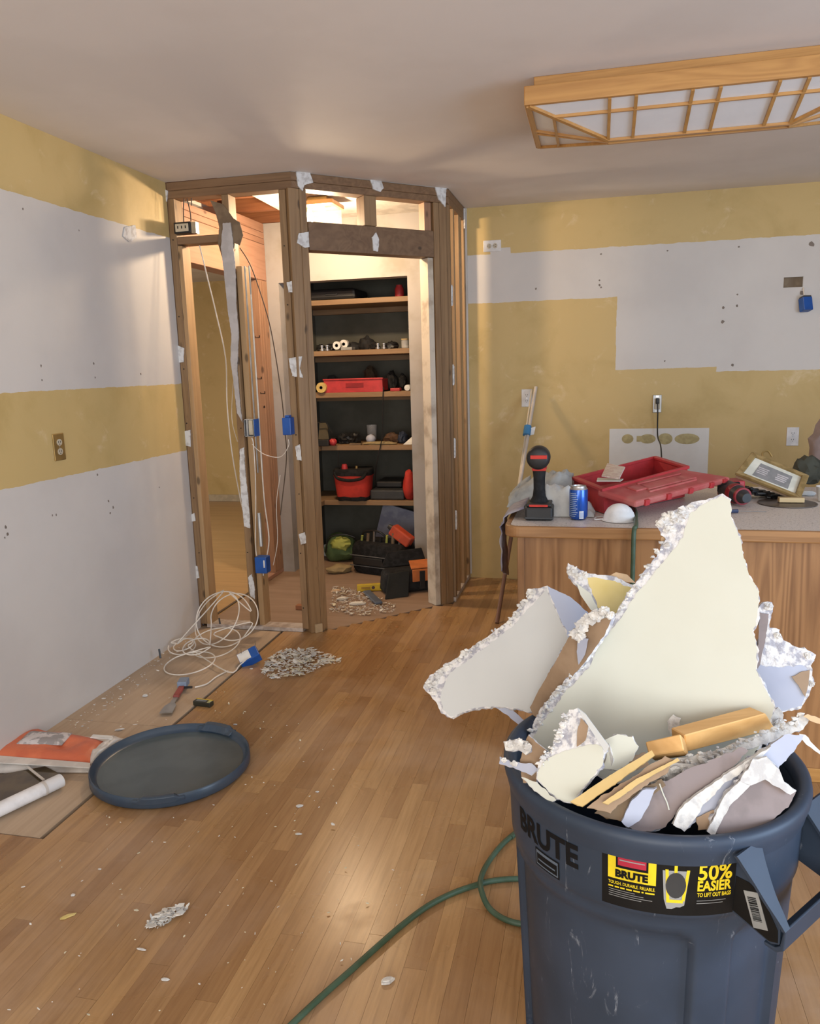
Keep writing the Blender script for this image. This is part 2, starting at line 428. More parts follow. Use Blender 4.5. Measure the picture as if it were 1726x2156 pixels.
def rag(poly, step=.006, amp=.003, skip=()):       # subdivide a 3D outline and roughen it in its plane, coarse and fine
    P = [Vector(p) for p in poly]; out = []; RAGN[0] += 1
    step = min(step, .006)
    n = len(P); c = sum(P, Vector()) / n; run = RAGN[0] * 9.7
    nr = Vector()
    for i in range(n): nr += (P[i] - c).cross(P[(i + 1) % n] - c)
    nr.normalize()
    for i in range(n):
        a, b = P[i], P[(i + 1) % n]; L = (b - a).length; k = max(1, int(L / step))
        if i in skip: k = 1
        side = (b - a).normalized().cross(nr) if L > 1e-6 else Vector()
        for j in range(k):
            q = a.lerp(b, j / k); u = run + L * j / k
            if i not in skip:
                q = q + side * amp * (.75 * mnoise.noise(Vector((u * 28, 0, 0))) + .55 * mnoise.noise(Vector((u * 75, 3, 0))) + random.uniform(-.3, .3))
            out.append(q)
        run += L
    return out

# ================================================================ THE SETTING
# ---- floor: oak strips laid along the left wall direction
FLOOR = thing('floor', (2.3, 2, 0), 'oak strip floor with plywood patches, dusty with plaster', None, None, 'structure')
MB().box((-.02, -2.7, -.06), (5.6, 5.9, -.021)).build('subfloor', M_DARK, FLOOR)
unit = MB().box((0, 0, -1), (1, 1, 0)); me_plank = None
PATCH = (0.50, 1.95)
cand = []
W = .0572
rr = random.Random(3)
i = 0
x = 0.0
while x < 5.4:
    y = -2.6 - rr.random() * .8
    while y < 5.25:
        L = rr.choice([.38, .55, .7, .9, 1.1, 1.3]) * (.8 + .4 * rr.random())
        y1 = min(y + L, 5.25); y0 = max(y, -2.6)
        if x + W < PATCH[0] + .02 and y0 < PATCH[1] < y1: y1 = PATCH[1] - .003
        hide = (x + W < PATCH[0] + .02 and y0 >= PATCH[1] - .001) or y1 - y0 < .02
        # the pantry floor is bare subfloor
        xc = x + W / 2
        lim = YA + .02 if xc < .72 else (YA + .02 + (xc - .72) if xc < 1.38 else 9)
        if y0 > lim - .02: hide = True
        y1 = min(y1, lim)
        if not hide and y1 - y0 > .01: cand.append((x, y0, y1))
        y += L
    x += W
def vis(c):
    q = Vector((c[0] + W / 2, max((c[1] + c[2]) / 2, .9), 0)); a = proj(q)
    q2 = Vector((c[0] + W / 2, max(c[2], .9), 0)); a2 = proj(q2)
    ok = c[2] > 1.0 and -150 < a[0] < 1880 and a2[1] < 2300
    if ok and c[0] > 1.98 and c[1] > 2.75: ok = False
    return ok
near = sorted([c for c in cand if vis(c)], key=lambda c: (Vector((c[0], (c[1] + c[2]) / 2, 0)) - CAM).length)[:298]
ns = set(near)
for c in near:
    if me_plank is None:
        o = MB().box((0, 0, -.018), (1, 1, 0)).build('plank', M_FLOOR, FLOOR)
        me_plank = o.data
        for v in me_plank.vertices: v.co = v.co + Vector((2.3, 2, 0))
    else:
        o = bpy.data.objects.new('plank', me_plank); COL.objects.link(o); o.parent = FLOOR
    o.scale = (W - .0005, c[2] - c[1] - .0007, 1)
    o.location = Vector((c[0], c[1], rr.uniform(-.0005, 0))) - Vector((2.3, 2, 0))
far = MB(); tints = []
for c in cand:
    if c in ns: continue
    far.box((c[0], c[1], -.018), (c[0] + W - .0009, c[2] - .001, 0)); tints += [rr.random()] * 6
o = far.build('outer_planks', M_FLOORS, FLOOR); o['kind'] = 'stuff'
at = o.data.attributes.new('tint', 'FLOAT', 'FACE'); at.data.foreach_set('value', tints)
# plywood patch where base cabinets stood, seam along x = 0.5
MB().box((0, 1.953, -.018), (.4965, 2.75, -.002)).build('plywood_sheet', M_PLY, FLOOR)
MB().box((0, 2.752, -.018), (.4965, YA, -.0015)).build('plywood_sheet', M_PLY, FLOOR)
pant = MB().prism([(0, YA + .02, -.001), (.72, YA + .02, -.001), (1.38, 4.68, -.001), (1.38, 5.95, -.001), (0, 5.95, -.001)], (0, 0, -.017))
pant.build('pantry_subfloor', M_PLYR, FLOOR)
MB().box((-6, 3.2, -.03), (-.001, 9, -.002)).build('hall_floorboards', M_HALL, FLOOR)

# ---- ceiling
cl = thing('ceiling', (2.5, 1.5, H), 'smooth off white painted kitchen ceiling', None, None, 'structure')
MB().prism([(0, -2.7, H), (5.6, -2.7, H), (5.6, YD, H), (1.385, YD, H), (1.385, 4.65, H), (.70, YA, H), (0, YA, H)], (0, 0, .012)).build('kitchen_ceiling', M_CEIL, cl)
ha, hb = on(519, 406, 'z', H), on(594, 446, 'z', H)
MB().prism([(.705, YA + .01, H), (1.38, 4.655, H), (1.38, YD, H), (.50, YD, H), (hb.x, hb.y, H), (ha.x, ha.y, H), (ha.x, YA + .01, H)], (0, 0, .012)).build('pantry_ceiling', M_PCEIL, cl)
MB().box((-6, 3.2, H), (-.12, 9, H + .02)).build('hall_ceiling', M_WHITE, cl)
for k in range(3):
    MB().box((-.1, 4.12 + k * .406, H + .02), (1.4, 4.158 + k * .406, H + .16)).build('joist', M_JOIST, cl)
MB().box((.30, YA + .03, H + .02), (.338, YD, H + .14)).build('joist', M_JOIST, cl)
MB().box((-.2, YA - .05, H + .17), (1.5, 5.4, H + .19)).build('subfloor_above', M_JOIST, cl)
at_ = MB(); at_.box((-.2, 5.3, H + .0), (1.5, 5.32, H + .2)); at_.box((-.22, YA - .05, H + .02), (-.2, 5.4, H + .2)); at_.box((1.4, YA, H + .02), (1.42, 5.4, H + .2)); at_.box((-.2, YA - .06, H + .02), (1.5, YA - .04, H + .2))
at_.build('joist_bay_lining', M_JOIST, cl)

# ---- walls
M_WL = paint_wall('wall_left_paint', 'y', [(-9, 9, -1, 1.030), (-9, 9, 1.396, 2.161)])
wl = thing('wall_left', (0, 1, 0), 'left wall with bare white bands between yellow paint', None, None, 'structure')
MB().box((-.115, -2.7, -.05), (0, YA, H)).build('painted_board', M_WL, wl)
holes = MB()
for (px, py, r) in [(86, 770, 4), (88, 800, 3), (197, 765, 4), (200, 795, 3), (48, 440, 3), (166, 485, 2.5), (296, 787, 4), (205, 1000, 4), (335, 1026, 3), (228, 1055, 5), (238, 1068, 4), (232, 1080, 4), (110, 1085, 3), (118, 1084, 3), (12, 1110, 5), (16, 1125, 5), (10, 1132, 3)]:
    p = on(px, py, 'x', 0); s = r * .0014
    pts = [(0.0004, p.y + s * math.cos(a) * random.uniform(.6, 1.2), p.z + s * 1.1 * math.sin(a) * random.uniform(.6, 1.3)) for a in [k * .785 for k in range(8)]]
    holes.prism(pts, (.0006, 0, 0))
o = holes.build('screw_holes', mat('hole_shadow', (.22, .18, .15), .9), wl); o['kind'] = 'stuff'
# torn patch of white by the pantry corner of the left wall
p = [on(a, b, 'x', .001) for a, b in ((262, 478), (284, 474), (287, 500), (272, 510), (258, 498))]
MB().prism(rag(p, .01, .003), (.003, 0, 0)).build('plaster_scar', M_SCRAP, wl)

M_WB = paint_wall('wall_back_paint', 'x', [(1.20, 9, 1.845, 2.147), (2.337, 2.945, 1.395, 2.147), (2.94, 9, 1.367, 2.147), (1.545, 1.675, 2.13, 2.185)])
wb = thing('wall_back', (3, YD, 0), 'back kitchen wall, yellow with a bare white stepped area', None, None, 'structure')
def cells(mb, us, vs, hole, y):
    for a in range(len(us) - 1):
        for b in range(len(vs) - 1):
            cu, cv = (us[a] + us[a + 1]) / 2, (vs[b] + vs[b + 1]) / 2
            if hole(cu, cv): continue
            mb.box((us[a], y, vs[b]), (us[a + 1], y + .012, vs[b + 1]))
hl = [on(a, b, 'y', YD) for a, b in ((1650, 584), (1690, 604))]
hx0, hx1, hz0, hz1 = hl[0].x, hl[1].x, hl[1].z, hl[0].z
k = MB(); cells(k, [1.385, hx0, hx1, 5.6], [-.05, hz0, hz1, H], lambda u, v: hx0 < u < hx1 and hz0 < v < hz1, YD)
k.build('painted_board', M_WB, wb)
MB().box((hx0 - .02, YD + .09, hz0 - .02), (hx1 + .02, YD + .1, hz1 + .02)).build('cavity_back', M_TORN, wb)
c0, c1, cz = .084, .993, 2.045
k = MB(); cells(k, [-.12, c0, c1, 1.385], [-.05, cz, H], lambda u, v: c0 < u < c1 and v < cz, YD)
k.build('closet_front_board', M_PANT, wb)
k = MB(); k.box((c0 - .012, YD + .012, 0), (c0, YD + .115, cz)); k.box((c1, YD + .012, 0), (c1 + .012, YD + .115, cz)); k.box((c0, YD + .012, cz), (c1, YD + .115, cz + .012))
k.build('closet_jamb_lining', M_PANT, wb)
holes = MB()
for (px, py, r) in [(1128, 608, 4), (1262, 600, 4), (1265, 605, 4), (1262, 590, 3), (1522, 648, 5), (1521, 677, 6), (1551, 644, 5), (1552, 620, 3), (1542, 769, 5), (1405, 528, 3), (1555, 520, 3), (1708, 514, 9), (1688, 617, 8), (1399, 760, 3), (1265, 535, 3), (1312, 965, 3), (1490, 935, 3)]:
    p = on(px, py, 'y', YD); s = r * .0019
    pts = [(p.x + s * math.cos(a) * random.uniform(.6, 1.2), YD - .0012, p.z + s * math.sin(a) * random.uniform(.6, 1.2)) for a in [j * .785 for j in range(8)]]
    holes.prism(pts, (0, .001, 0))
o = holes.build('screw_holes', mat('hole_shadow', (.2, .2, .2)), wb); o['kind'] = 'stuff'
# bare rectangle with four dabs of adhesive
bs = [on(a, b, 'y', YD) for a, b in ((1283, 903), (1493, 899))]
MB().box((bs[0].x, YD - .002, .72), (bs[1].x, YD - .0002, bs[0].z)).build('bare_backsplash', M_BACKSP, wb)
for (px, w_, h_) in ((1321, .036, .030), (1363, .050, .030), (1400, .045, .036), (1446, .075, .034)):
    p = on(px, 924, 'y', YD - .002)
    pts = [(p.x + w_ * math.cos(a), p.y, p.z + h_ * math.sin(a)) for a in [q * math.pi / 10 for q in range(20)]]
    g = MB(); g.prism(pts, (0, -.002, 0)); g.prism([(p.x + w_ * .7 * math.cos(a), p.y - .002, p.z + h_ * .62 * math.sin(a)) for a in [q * math.pi / 10 for q in range(20)]], (0, -.002, 0))
    g.build('adhesive_dab', M_GLUE, wb)
MB().box((on(1340, 924, 'y', YD).x, YD - .0035, on(1340, 930, 'y', YD).z), (on(1352, 924, 'y', YD).x, YD - .002, on(1340, 918, 'y', YD).z)).build('adhesive_trail', M_GLUE, wb)

# closet shell
wc = thing('wall_closet', (.5, 5.9, 0), 'dim grey walls of the shelf closet', None, None, 'structure')
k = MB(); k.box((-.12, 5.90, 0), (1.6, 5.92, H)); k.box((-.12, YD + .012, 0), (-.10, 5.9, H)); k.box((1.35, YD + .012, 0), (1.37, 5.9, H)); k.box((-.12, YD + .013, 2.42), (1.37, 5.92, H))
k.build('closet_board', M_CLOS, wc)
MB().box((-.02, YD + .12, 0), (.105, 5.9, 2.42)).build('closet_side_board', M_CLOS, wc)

# hall room seen through the framed doorway
wh = thing('wall_hall', (-2, 8.2, 0), 'shadowed yellow walls of the far room', None, None, 'structure')
M_WH = paint_wall('wall_hall_paint', 'x', [])
k = MB(); k.box((-6, 8.2, 0), (-.12, 8.22, H)); k.box((-5.02, 3.2, 0), (-5, 8.2, .7)); k.box((-5.02, 3.2, 2.1), (-5, 8.2, H)); k.box((-5.02, 3.2, 0), (-.12, 3.22, H)); k.box((-.13, 5.25, 0), (-.12, 8.2, H))
k.build('painted_board', M_WH, wh)
bb = thing('baseboard_hall', (-2, 8.19, 0), 'pale baseboard of the far room', None, None, 'structure')
MB().box((-5, 8.185, 0), (-.13, 8.2, .075)).build('baseboard_strip', mat('cream_trim', (.50, .42, .30)), bb)

# unseen sides of the kitchen: solid walls around two windows
ww = thing('wall_rear', (2.3, -2.7, 0), 'white rear wall behind the viewer with a wide window opening', None, None, 'structure')
k = MB(); k.box((0, -2.75, 0), (.6, -2.7, H)); k.box((4.0, -2.75, 0), (5.6, -2.7, H)); k.box((.6, -2.75, 2.35), (4.0, -2.7, H)); k.box((.6, -2.75, 0), (4, -2.7, .3))
k.build('wall_board', M_WHITE, ww)
wr = thing('wall_right', (5.6, 1, 0), 'white right wall outside the view with a window opening', None, None, 'structure')
k = MB(); k.box((5.6, -2.75, 0), (5.65, -.6, H)); k.box((5.6, 1.8, 0), (5.65, 5.3, H)); k.box((5.6, -.6, 2.15), (5.65, 1.8, H)); k.box((5.6, -.6, 0), (5.65, 1.8, .55))
k.build('wall_board', M_WHITE, wr)

# ================================================================ PANTRY FRAMING
S2 = math.sqrt(.5)
fa = thing('wall_pantry_left', (.35, YA, 0), 'stripped stud wall facing the room, left of the pantry doorway', None, None, 'structure')
TH = .089
def stud(p, x0, x1, z0, z1, nm='stud', m=None, y0=YA, th=TH): return MB().box((x0, y0, z0), (x1, y0 + th, z1)).build(nm, m or M_STUD, p, bevel=.002, seg=1)
MB().box((.002, YA, H - .042), (.70, YA + TH, H - .001)).build('top_plate', M_STUDX, fa, bevel=.002, seg=1)
MB().box((.002, YA, H - .082), (.70, YA + TH, H - .043)).build('top_plate', M_STUDX, fa, bevel=.002, seg=1)
stud(fa, .002, .040, .02, H - .083)
stud(fa, .041, .066, .02, 2.118, 'trimmer_stud', M_PINE)
MB().box((.041, YA, 2.125), (.300, YA + TH, 2.163)).build('blocking', M_STUDX, fa, bevel=.002, seg=1)
stud(fa, .312, .350, .02, H - .083)
stud(fa, .357, .389, .02, 2.0, 'stud', M_PINE, YA + .025)
stud(fa, .628, .664, .02, H - .083)
MB().box((.04, YA, .001), (.63, YA + TH, .022)).build('sole_plate', mat('dusty_plate', (.50, .44, .40), .8, (.34, .28, .24), 20), fa)
# torn paper and plaster left on the middle stud
def plate(px, name, m, parent, y, th=.006, step=.012, amp=.003, ax='y', n=None, p0=None):
    if n is None: P = [on(a, b, ax, y) for a, b in px]; v = {'y': (0, -th, 0), 'x': (th, 0, 0), 'z': (0, 0, th)}[ax]
    else: P = [onp(a, b, p0, n) for a, b in px]; v = Vector(n) * th
    return MB().prism(rag(P, step, amp), v).build(name, m, parent)
plate([(443, 422), (470, 430), (492, 460), (505, 468), (512, 495), (505, 517), (494, 512), (490, 560), (470, 550), (459, 512), (462, 480), (455, 450)], 'torn_paper', M_TORN, fa, YA - .002, .003, .02, .002)
plate([(470, 470), (486, 469), (490, 500), (496, 560), (498, 640), (503, 700), (500, 780), (508, 870), (512, 890), (500, 870), (492, 800), (486, 760), (488, 705), (480, 650), (473, 580), (466, 520)], 'joint_plaster', M_MUD, fa, YA - .006, .006, .012, .003)
plate([(506, 945), (514, 942), (516, 985), (522, 1040), (526, 1085), (527, 1112), (515, 1108), (508, 1040), (505, 990)], 'drywall_scrap', M_SCRAP, fa, YA - .001)
plate([(523, 1215), (530, 1208), (536, 1230), (537, 1260), (528, 1255)], 'drywall_scrap', M_SCRAP, fa, YA - .001)
for P in ([(346, 398), (354, 402), (352, 425), (346, 420)], [(374, 727), (388, 733), (387, 762), (376, 764)], [(389, 908), (401, 905), (402, 940), (392, 938)], [(402, 1083), (410, 1080), (412, 1097), (404, 1098)], [(410, 1190), (416, 1192), (420, 1216), (412, 1218)]):
    plate(P, 'drywall_scrap', M_SCRAP, fa, YA - .001, .006, .008, .002)
for P in ([(604, 595), (620, 590), (620, 615), (608, 616)], [(608, 755), (636, 750), (632, 775), (638, 795), (616, 792)], [(622, 940), (632, 935), (636, 970), (626, 968)], [(630, 1125), (642, 1120), (648, 1142), (634, 1146)]):
    plate(P, 'drywall_scrap', M_SCRAP, fa, YA - .001, .006, .008, .003)
nl = MB(); rn_ = random.Random(9)
for xx in (.02, .331, .646):
    for k in range(7):
        z = .15 + k * .33 + rn_.uniform(-.05, .05); nl.lathe([(.0, 0), (.0035, 0), (.0035, .002)], (xx + rn_.uniform(-.008, .008), YA - .0005, z), 8, (0, -1, 0))
o = nl.build('nail_heads', M_DARK, fa); o['kind'] = 'stuff'
# metal corner bead strips beside the middle stud
for xa in (.40, .425): MB().box((xa, YA + .03, .9), (xa + .006, YA + .04, 2.0)).build('corner_bead', M_GALV, fa)

# diagonal doorway wall
B0 = Vector((.70, YA, 0)); BD = Vector((S2, S2, 0)); BN = Vector((S2, -S2, 0)); BI = -BN
fb = thing('wall_pantry_front', (1.04, 4.31, 0), 'stripped diagonal stud wall with the open pantry doorway', None, None, 'structure')
def bbox(s0, s1, z0, z1, nm, m, d0=0, d1=TH):
    c = B0 + BD * ((s0 + s1) / 2) + BI * ((d0 + d1) / 2) + Vector((0, 0, (z0 + z1) / 2))
    return MB().obox(c, BD * ((s1 - s0) / 2), BI * ((d1 - d0) / 2), Vector((0, 0, (z1 - z0) / 2))).build(nm, m, fb, bevel=.002, seg=1)
M_HD = M_HEAD
bbox(.0, .965, H - .042, H - .001, 'top_plate', M_STUDX); bbox(.0, .965, H - .078, H - .043, 'top_plate', M_STUDX)
bbox(-.02, .040, .0, H - .079, 'stud', M_STUD, .0, TH); bbox(.041, .080, .0, H - .079, 'trimmer_stud', M_STUD)
bbox(.084, .862, 2.062, 2.205, 'header', M_HD)
bbox(.418, .492, 2.207, H - .079, 'cripple_stud', M_STUD)
bbox(.815, .860, 2.207, H - .079, 'cripple_stud', M_PINK, .02, .08)
bbox(.864, .900, .0, H - .079, 'trimmer_stud', M_STUD); bbox(.902, .950, .0, H - .079, 'stud', M_STUD)
bbox(.825, .862, .0, 2.06, 'jamb_drywall', mat('weathered_jamb', (.56, .49, .40), .75, (.36, .29, .22), 9, .45, .7), .012, .1)
bbox(.00, .045, .0, .05, 'plate_end', mat('plate_end_wood', (.45, .33, .2), .7), -.012, 0)
for P in ([(622, 362), (650, 360), (658, 385), (640, 390), (636, 402), (626, 392)], [(778, 378), (800, 378), (806, 395), (800, 405), (784, 398)], [(914, 394), (938, 394), (936, 436), (922, 420)], [(628, 492), (648, 488), (650, 520), (640, 522), (624, 512)], [(782, 500), (790, 490), (797, 505), (794, 530), (785, 528)]):
    plate(P, 'drywall_scrap', M_SCRAP, fb, 0, .008, .008, .003, n=BN, p0=B0 + BN * .001)

# side wall of the pantry seen edge on from the kitchen
fc = thing('wall_pantry_right', (1.385, 4.95, 0), 'stripped stud wall between the pantry doorway and back wall', None, None, 'structure')
def cbox(y0, y1, z0, z1, nm, m, x0=1.296, x1=1.385): return MB().box((x0, y0, z0), (x1, y1, z1)).build(nm, m, fc, bevel=.002, seg=1)
cbox(4.66, 5.248, H - .042, H - .001, 'top_plate', M_STUDX); cbox(4.66, 5.248, H - .08, H - .043, 'top_plate', M_STUDX)
for (a, b) in ((4.665, 4.70), (4.80, 4.842), (4.99, 5.03), (5.05, 5.088), (5.19, 5.235)): cbox(a, b, .03, H - .081, 'stud', M_STUD if a < 4.75 else M_PINE)
cbox(4.66, 5.248, .001, .03, 'sole_plate', mat('dusty_plate', (.5, .44, .4)))
MB().box((1.385, 5.236, .03), (1.397, 5.249, H - .002)).build('drywall_edge', M_WHITE, fc)
for (py, y) in ((620, 4.69), (790, 4.69), (950, 4.69), (1110, 4.69), (455, 5.2)):
    p = Vector((1.385, y, 0)); z = on(945 if y < 5 else 972, py, 'x', 1.386).z
    MB().prism(rag([(1.386, y - .015, z - .06), (1.386, y + .012, z - .05), (1.386, y + .016, z + .05), (1.386, y - .01, z + .06)], .012, .004), (.008, 0, 0)).build('drywall_scrap', M_SCRAP, fc)

# left side framing of the pantry with its rough doorway
fd = thing('wall_pantry_side', (-.05, 4.6, 0), 'warmly lit fir header and jamb of the doorway beyond the studs', None, None, 'structure')
def dbox(y0, y1, z0, z1, nm, m, x0=-.115, x1=-.001): return MB().box((x0, y0, z0), (x1, y1, z1)).build(nm, m, fd, bevel=.002, seg=1)
dbox(YA + .001, 4.10, 0, H - .002, 'stud', M_PINK)
dbox(4.101, 5.248, 2.062, 2.30, 'header', M_PINKY); dbox(4.101, 5.248, 2.302, 2.338, 'top_plate', M_PINKY); dbox(4.101, 5.248, 2.34, 2.378, 'top_plate', M_PINKY)
dbox(4.6, 5.248, 2.38, 2.438, 'blocking', M_PINKY)
dbox(5.10, 5.138, .03, 2.06, 'trimmer_stud', M_PINK); dbox(5.14, 5.178, .03, 2.06, 'stud', M_PINK); dbox(5.18, 5.248, .03, 2.06, 'stud', M_PINK)
for (px, py, w) in ((542, 708, .034), (546, 795, .034), (553, 826, .036), (556, 856, .012)):
    p = on(px, py, 'y', 5.0985)
    g = MB(); g.box((p.x - w / 2, 5.0985, p.z - .010), (p.x + w / 2, 5.0995, p.z - .007)); g.box((p.x - w / 2, 5.0985, p.z + .003), (p.x - w / 2 + .003, 5.0995, p.z - .007)); g.box((p.x + w / 2 - .006, 5.0985, p.z - .007), (p.x + w / 2, 5.0995, p.z + .006))
    g.build('grade_stamp', M_INK, fd)
dbox(4.87, 5.248, .0, .029, 'sole_plate', M_PINKY)
dbox(4.10, 4.86, -.0005, .004, 'floor_edge', mat('dark_seam', (.12, .08, .05), .8), -.03, -.012)

# ================================================================ THINGS ON WALLS AND STUDS
def duplex(name, c, u, n, label, pm, rm, horiz=False, group=None, w=.035, h=.057, slots=True):
    c = Vector(c); u = Vector(u); n = Vector(n); v = Vector((0, 0, 1))
    if horiz: u, v = v, u
    t = thing(name, c, label, 'outlet', group)
    MB().obox(c + n * .003, u * w, v * h, n * .003).build('cover_plate', pm, t, bevel=.0025)
    for s in (-1, 1):
        cc = c + v * (.0195 * s) + n * .006
        pts = [cc + u * (.0165 * math.cos(a)) + v * (.0145 * math.sin(a)) for a in [2 * math.pi * q / 14 for q in range(14)]]
        rec = MB().prism(pts, n * .002).build('receptacle', rm, t)
        if slots:
            sl = MB()
            for sx in (-1, 1): sl.obox(cc + u * (.006 * sx) + n * .0022 + v * .002, u * .0012, v * .0045, n * .0004)
            sl.obox(cc + n * .0022 - v * .008, u * .002, v * .002, n * .0004)
            sl.build('slots', M_BLACK, rec)
    MB().obox(c + n * .0063, u * .003, v * .003, n * .0007).build('plate_screw', M_STEEL, t)
    return t
NX, NY = Vector((1, 0, 0)), Vector((0, -1, 0))
duplex('wall_outlet', on(123, 941, 'x', 0), (0, 1, 0), NX, 'brass duplex outlet on the yellow band of left wall', M_BRASS, M_IVORY)
duplex('wall_outlet', on(1036, 518, 'y', YD), (1, 0, 0), NY, 'sideways white outlet high on back wall beside the pantry', M_WPL, M_IVORY, True)
duplex('wall_outlet', on(1109, 838, 'y', YD), (1, 0, 0), NY, 'white outlet behind the taped poles on yellow wall', M_WPL, M_WPL)
duplex('wall_outlet', on(1668, 919, 'y', YD), (1, 0, 0), NY, 'white outlet on yellow wall above the picture frame', M_WPL, M_WPL)
pw = on(1383, 850, 'y', YD)
t = thing('wall_outlet', pw, 'uncovered metal outlet with a black plug above the red case', 'outlet')
MB().obox(pw + NY * .006, (.026, 0, 0), (0, 0, .055), NY * .006).build('outlet_box', M_GALV, t, bevel=.002)
MB().obox(pw + NY * .014, (.017, 0, 0), (0, 0, .034), NY * .004).build('receptacle', M_IVORY, t, bevel=.002)
for s in (-1, 1): MB().obox(pw + NY * .013 + Vector((0, 0, .046 * s)), (.009, 0, 0), (0, 0, .006), NY * .0015).build('mounting_ear', M_STEEL, t)
t = thing('power_cord', pw + NY * .03, 'black cord hanging from the wall plug into the red case', 'cord')
MB().obox(pw + NY * .032 + Vector((0, 0, .018)), (.010, 0, 0), (0, 0, .018), NY * .012).build('plug', M_BLACK, t, bevel=.004)
cpath = [pw + NY * .045 + Vector((0, 0, .01)), pw + NY * .05 + Vector((.002, 0, -.05)), pw + NY * .06 + Vector((.005, 0, -.2)), Vector((2.60, 4.9, .93)), Vector((2.59, 4.6, .75)), Vector((2.58, 4.3, .70))]
MB().tube(smoothpath(cpath), .004, 8).build('cord', M_BLACK, t, True)

def blue_box(name, c, label, sx=.028, sy=.03, sz=.048, wires=0, metal=False):
    c = Vector(c); t = thing(name, c - Vector((0, 0, sz)), label, 'outlet box')
    b = MB(); wl_ = .003
    b.box(c - Vector((sx, -sy + wl_, sz)), c + Vector((sx, sy, sz)))
    for s in (-1, 1):
        b.box((c.x + s * sx - wl_ * (s > 0), c.y - sy, c.z - sz), (c.x + s * sx + wl_ * (s < 0), c.y + sy, c.z + sz))
        b.box((c.x - sx, c.y - sy, c.z + s * sz - wl_ * (s > 0)), (c.x + sx, c.y + sy, c.z + s * sz + wl_ * (s < 0)))
    b.build('box_shell', M_GALV if metal else M_BLUE, t)
    return t
b1 = blue_box('outlet_box', on(531, 900, 'y', YA - .02) + Vector((0, -.012, 0)), 'open outlet box with wires on the middle stud', .028, .03, .046, metal=True)
MB().box(on(531, 900, 'y', YA - .02) + Vector((.0285, -.04, -.046)), on(531, 900, 'y', YA - .02) + Vector((.033, .018, .046))).build('blue_side', M_BLUE, b1)
pc = on(531, 900, 'y', YA - .05)
MB().box(pc + Vector((-.02, -.004, -.04)), pc + Vector((.004, .012, .04))).build('receptacle', M_IVORY, b1, bevel=.003)
MB().box(pc + Vector((-.032, -.006, -.046)), pc + Vector((-.022, .012, .046))).build('metal_bracket', M_GALV, b1)
b2 = thing('outlet_box', on(607, 918, 'y', YA - .03), 'closed blue box on the stud left of the pantry doorway', 'outlet box')
pc = on(607, 897, 'y', YA - .03); MB().box(pc + Vector((-.024, -.028, -.046)), pc + Vector((.024, .028, .046))).build('box_shell', M_BLUE, b2, bevel=.004)
MB().box(pc + Vector((-.010, -.02, .046)), pc + Vector((.012, .02, .058))).build('box_tab', M_BLUE, b2, bevel=.002)
b3 = thing('outlet_box', on(553, 1208, 'y', YA - .03), 'blue box low on the middle stud under hanging wires', 'outlet box')
pc = on(553, 1188, 'y', YA - .03); MB().box(pc + Vector((-.034, -.03, -.046)), pc + Vector((.034, .03, .046))).build('box_shell', M_BLUE, b3, bevel=.004)
MB().box(pc + Vector((.018, -.0315, -.012)), pc + Vector((.026, -.03, .03))).build('box_label', M_STW, b3)
MB().tube([pc + Vector((0, 0, -.046)), pc + Vector((0, 0, -.066))], .004, 8).build('box_nail', M_STEEL, b3)
b4 = thing('outlet_box', on(385, 489, 'y', YA - .02), 'black outlet in a metal box on the blocking by left wall', 'outlet box')
pc = on(384, 480, 'y', YA - .016)
MB().box(pc + Vector((-.048, -.004, -.027)), pc + Vector((.050, .06, .030))).build('box_shell', M_BLACK, b4, bevel=.003)
MB().box(pc + Vector((-.038, -.009, -.019)), pc + Vector((.038, -.004, .021))).build('receptacle', M_IVORY, b4, bevel=.003)
sl = MB()
for sx in (-.022, .0, .022): sl.box(pc + Vector((sx - .003, -.0098, -.004)), pc + Vector((sx + .003, -.009, .010)))
sl.build('slots', M_BLACK, b4)
MB().box(pc + Vector((.052, -.002, -.030)), pc + Vector((.078, .03, .026))).build('metal_bracket', M_STEEL, b4)
b5c = on(1696, 641, 'y', YD - .035)
b5 = thing('outlet_box', b5c - Vector((0, 0, .05)), 'blue box hanging below the hole in the white wall', 'outlet box')
R5 = Matrix.Rotation(.35, 3, 'Z') @ Matrix.Rotation(-.25, 3, 'X')
b = MB().obox(b5c, R5 @ Vector((.028, 0, 0)), R5 @ Vector((0, .026, 0)), R5 @ Vector((0, 0, .04)))
b.build('box_shell', M_BLUE, b5, bevel=.004)
MB().obox(b5c + R5 @ Vector((0, -.002, .043)), R5 @ Vector((.024, 0, 0)), R5 @ Vector((0, .022, 0)), R5 @ Vector((0, 0, .004))).build('box_opening', M_DKGY, b5)
MB().tube([b5c + Vector((-.01, 0, .04)), b5c + Vector((-.012, .01, .075)), b5c + Vector((-.01, .034, .1))], .004, 6).build('wire', M_CABLE, b5)

# wires inside the stud bays
def wire(name, px, y, r, m, label, dy=None):
    P = [on(a, b, 'y', y + (dy[i] if dy else 0)) for i, (a, b) in enumerate(px)]
    o = MB().tube(smoothpath(P, 6), r, 6).build(name, m, None, True); tag(o, label, 'cable'); return o
wire('wire', [(420, 517), (438, 590), (455, 660), (475, 755), (478, 850), (488, 950), (505, 1045), (512, 1075)], YA + .045, .0036, M_CABLE, 'pale cable hanging in the left stud bay')
wire('wire', [(505, 522), (530, 565), (560, 655), (575, 720), (592, 830), (600, 910), (603, 965), (593, 1060), (590, 1085)], YA + .075, .003, M_DWIRE, 'dark cable sagging across the bay right of middle stud')
wire('wire', [(388, 412), (386, 440), (387, 470)], YA + .03, .003, M_DWIRE, 'dark wire entering the black outlet from above, left one')
wire('wire', [(392, 412), (400, 445), (402, 466)], YA + .03, .003, M_DWIRE, 'dark wire entering the black outlet from above, right one')
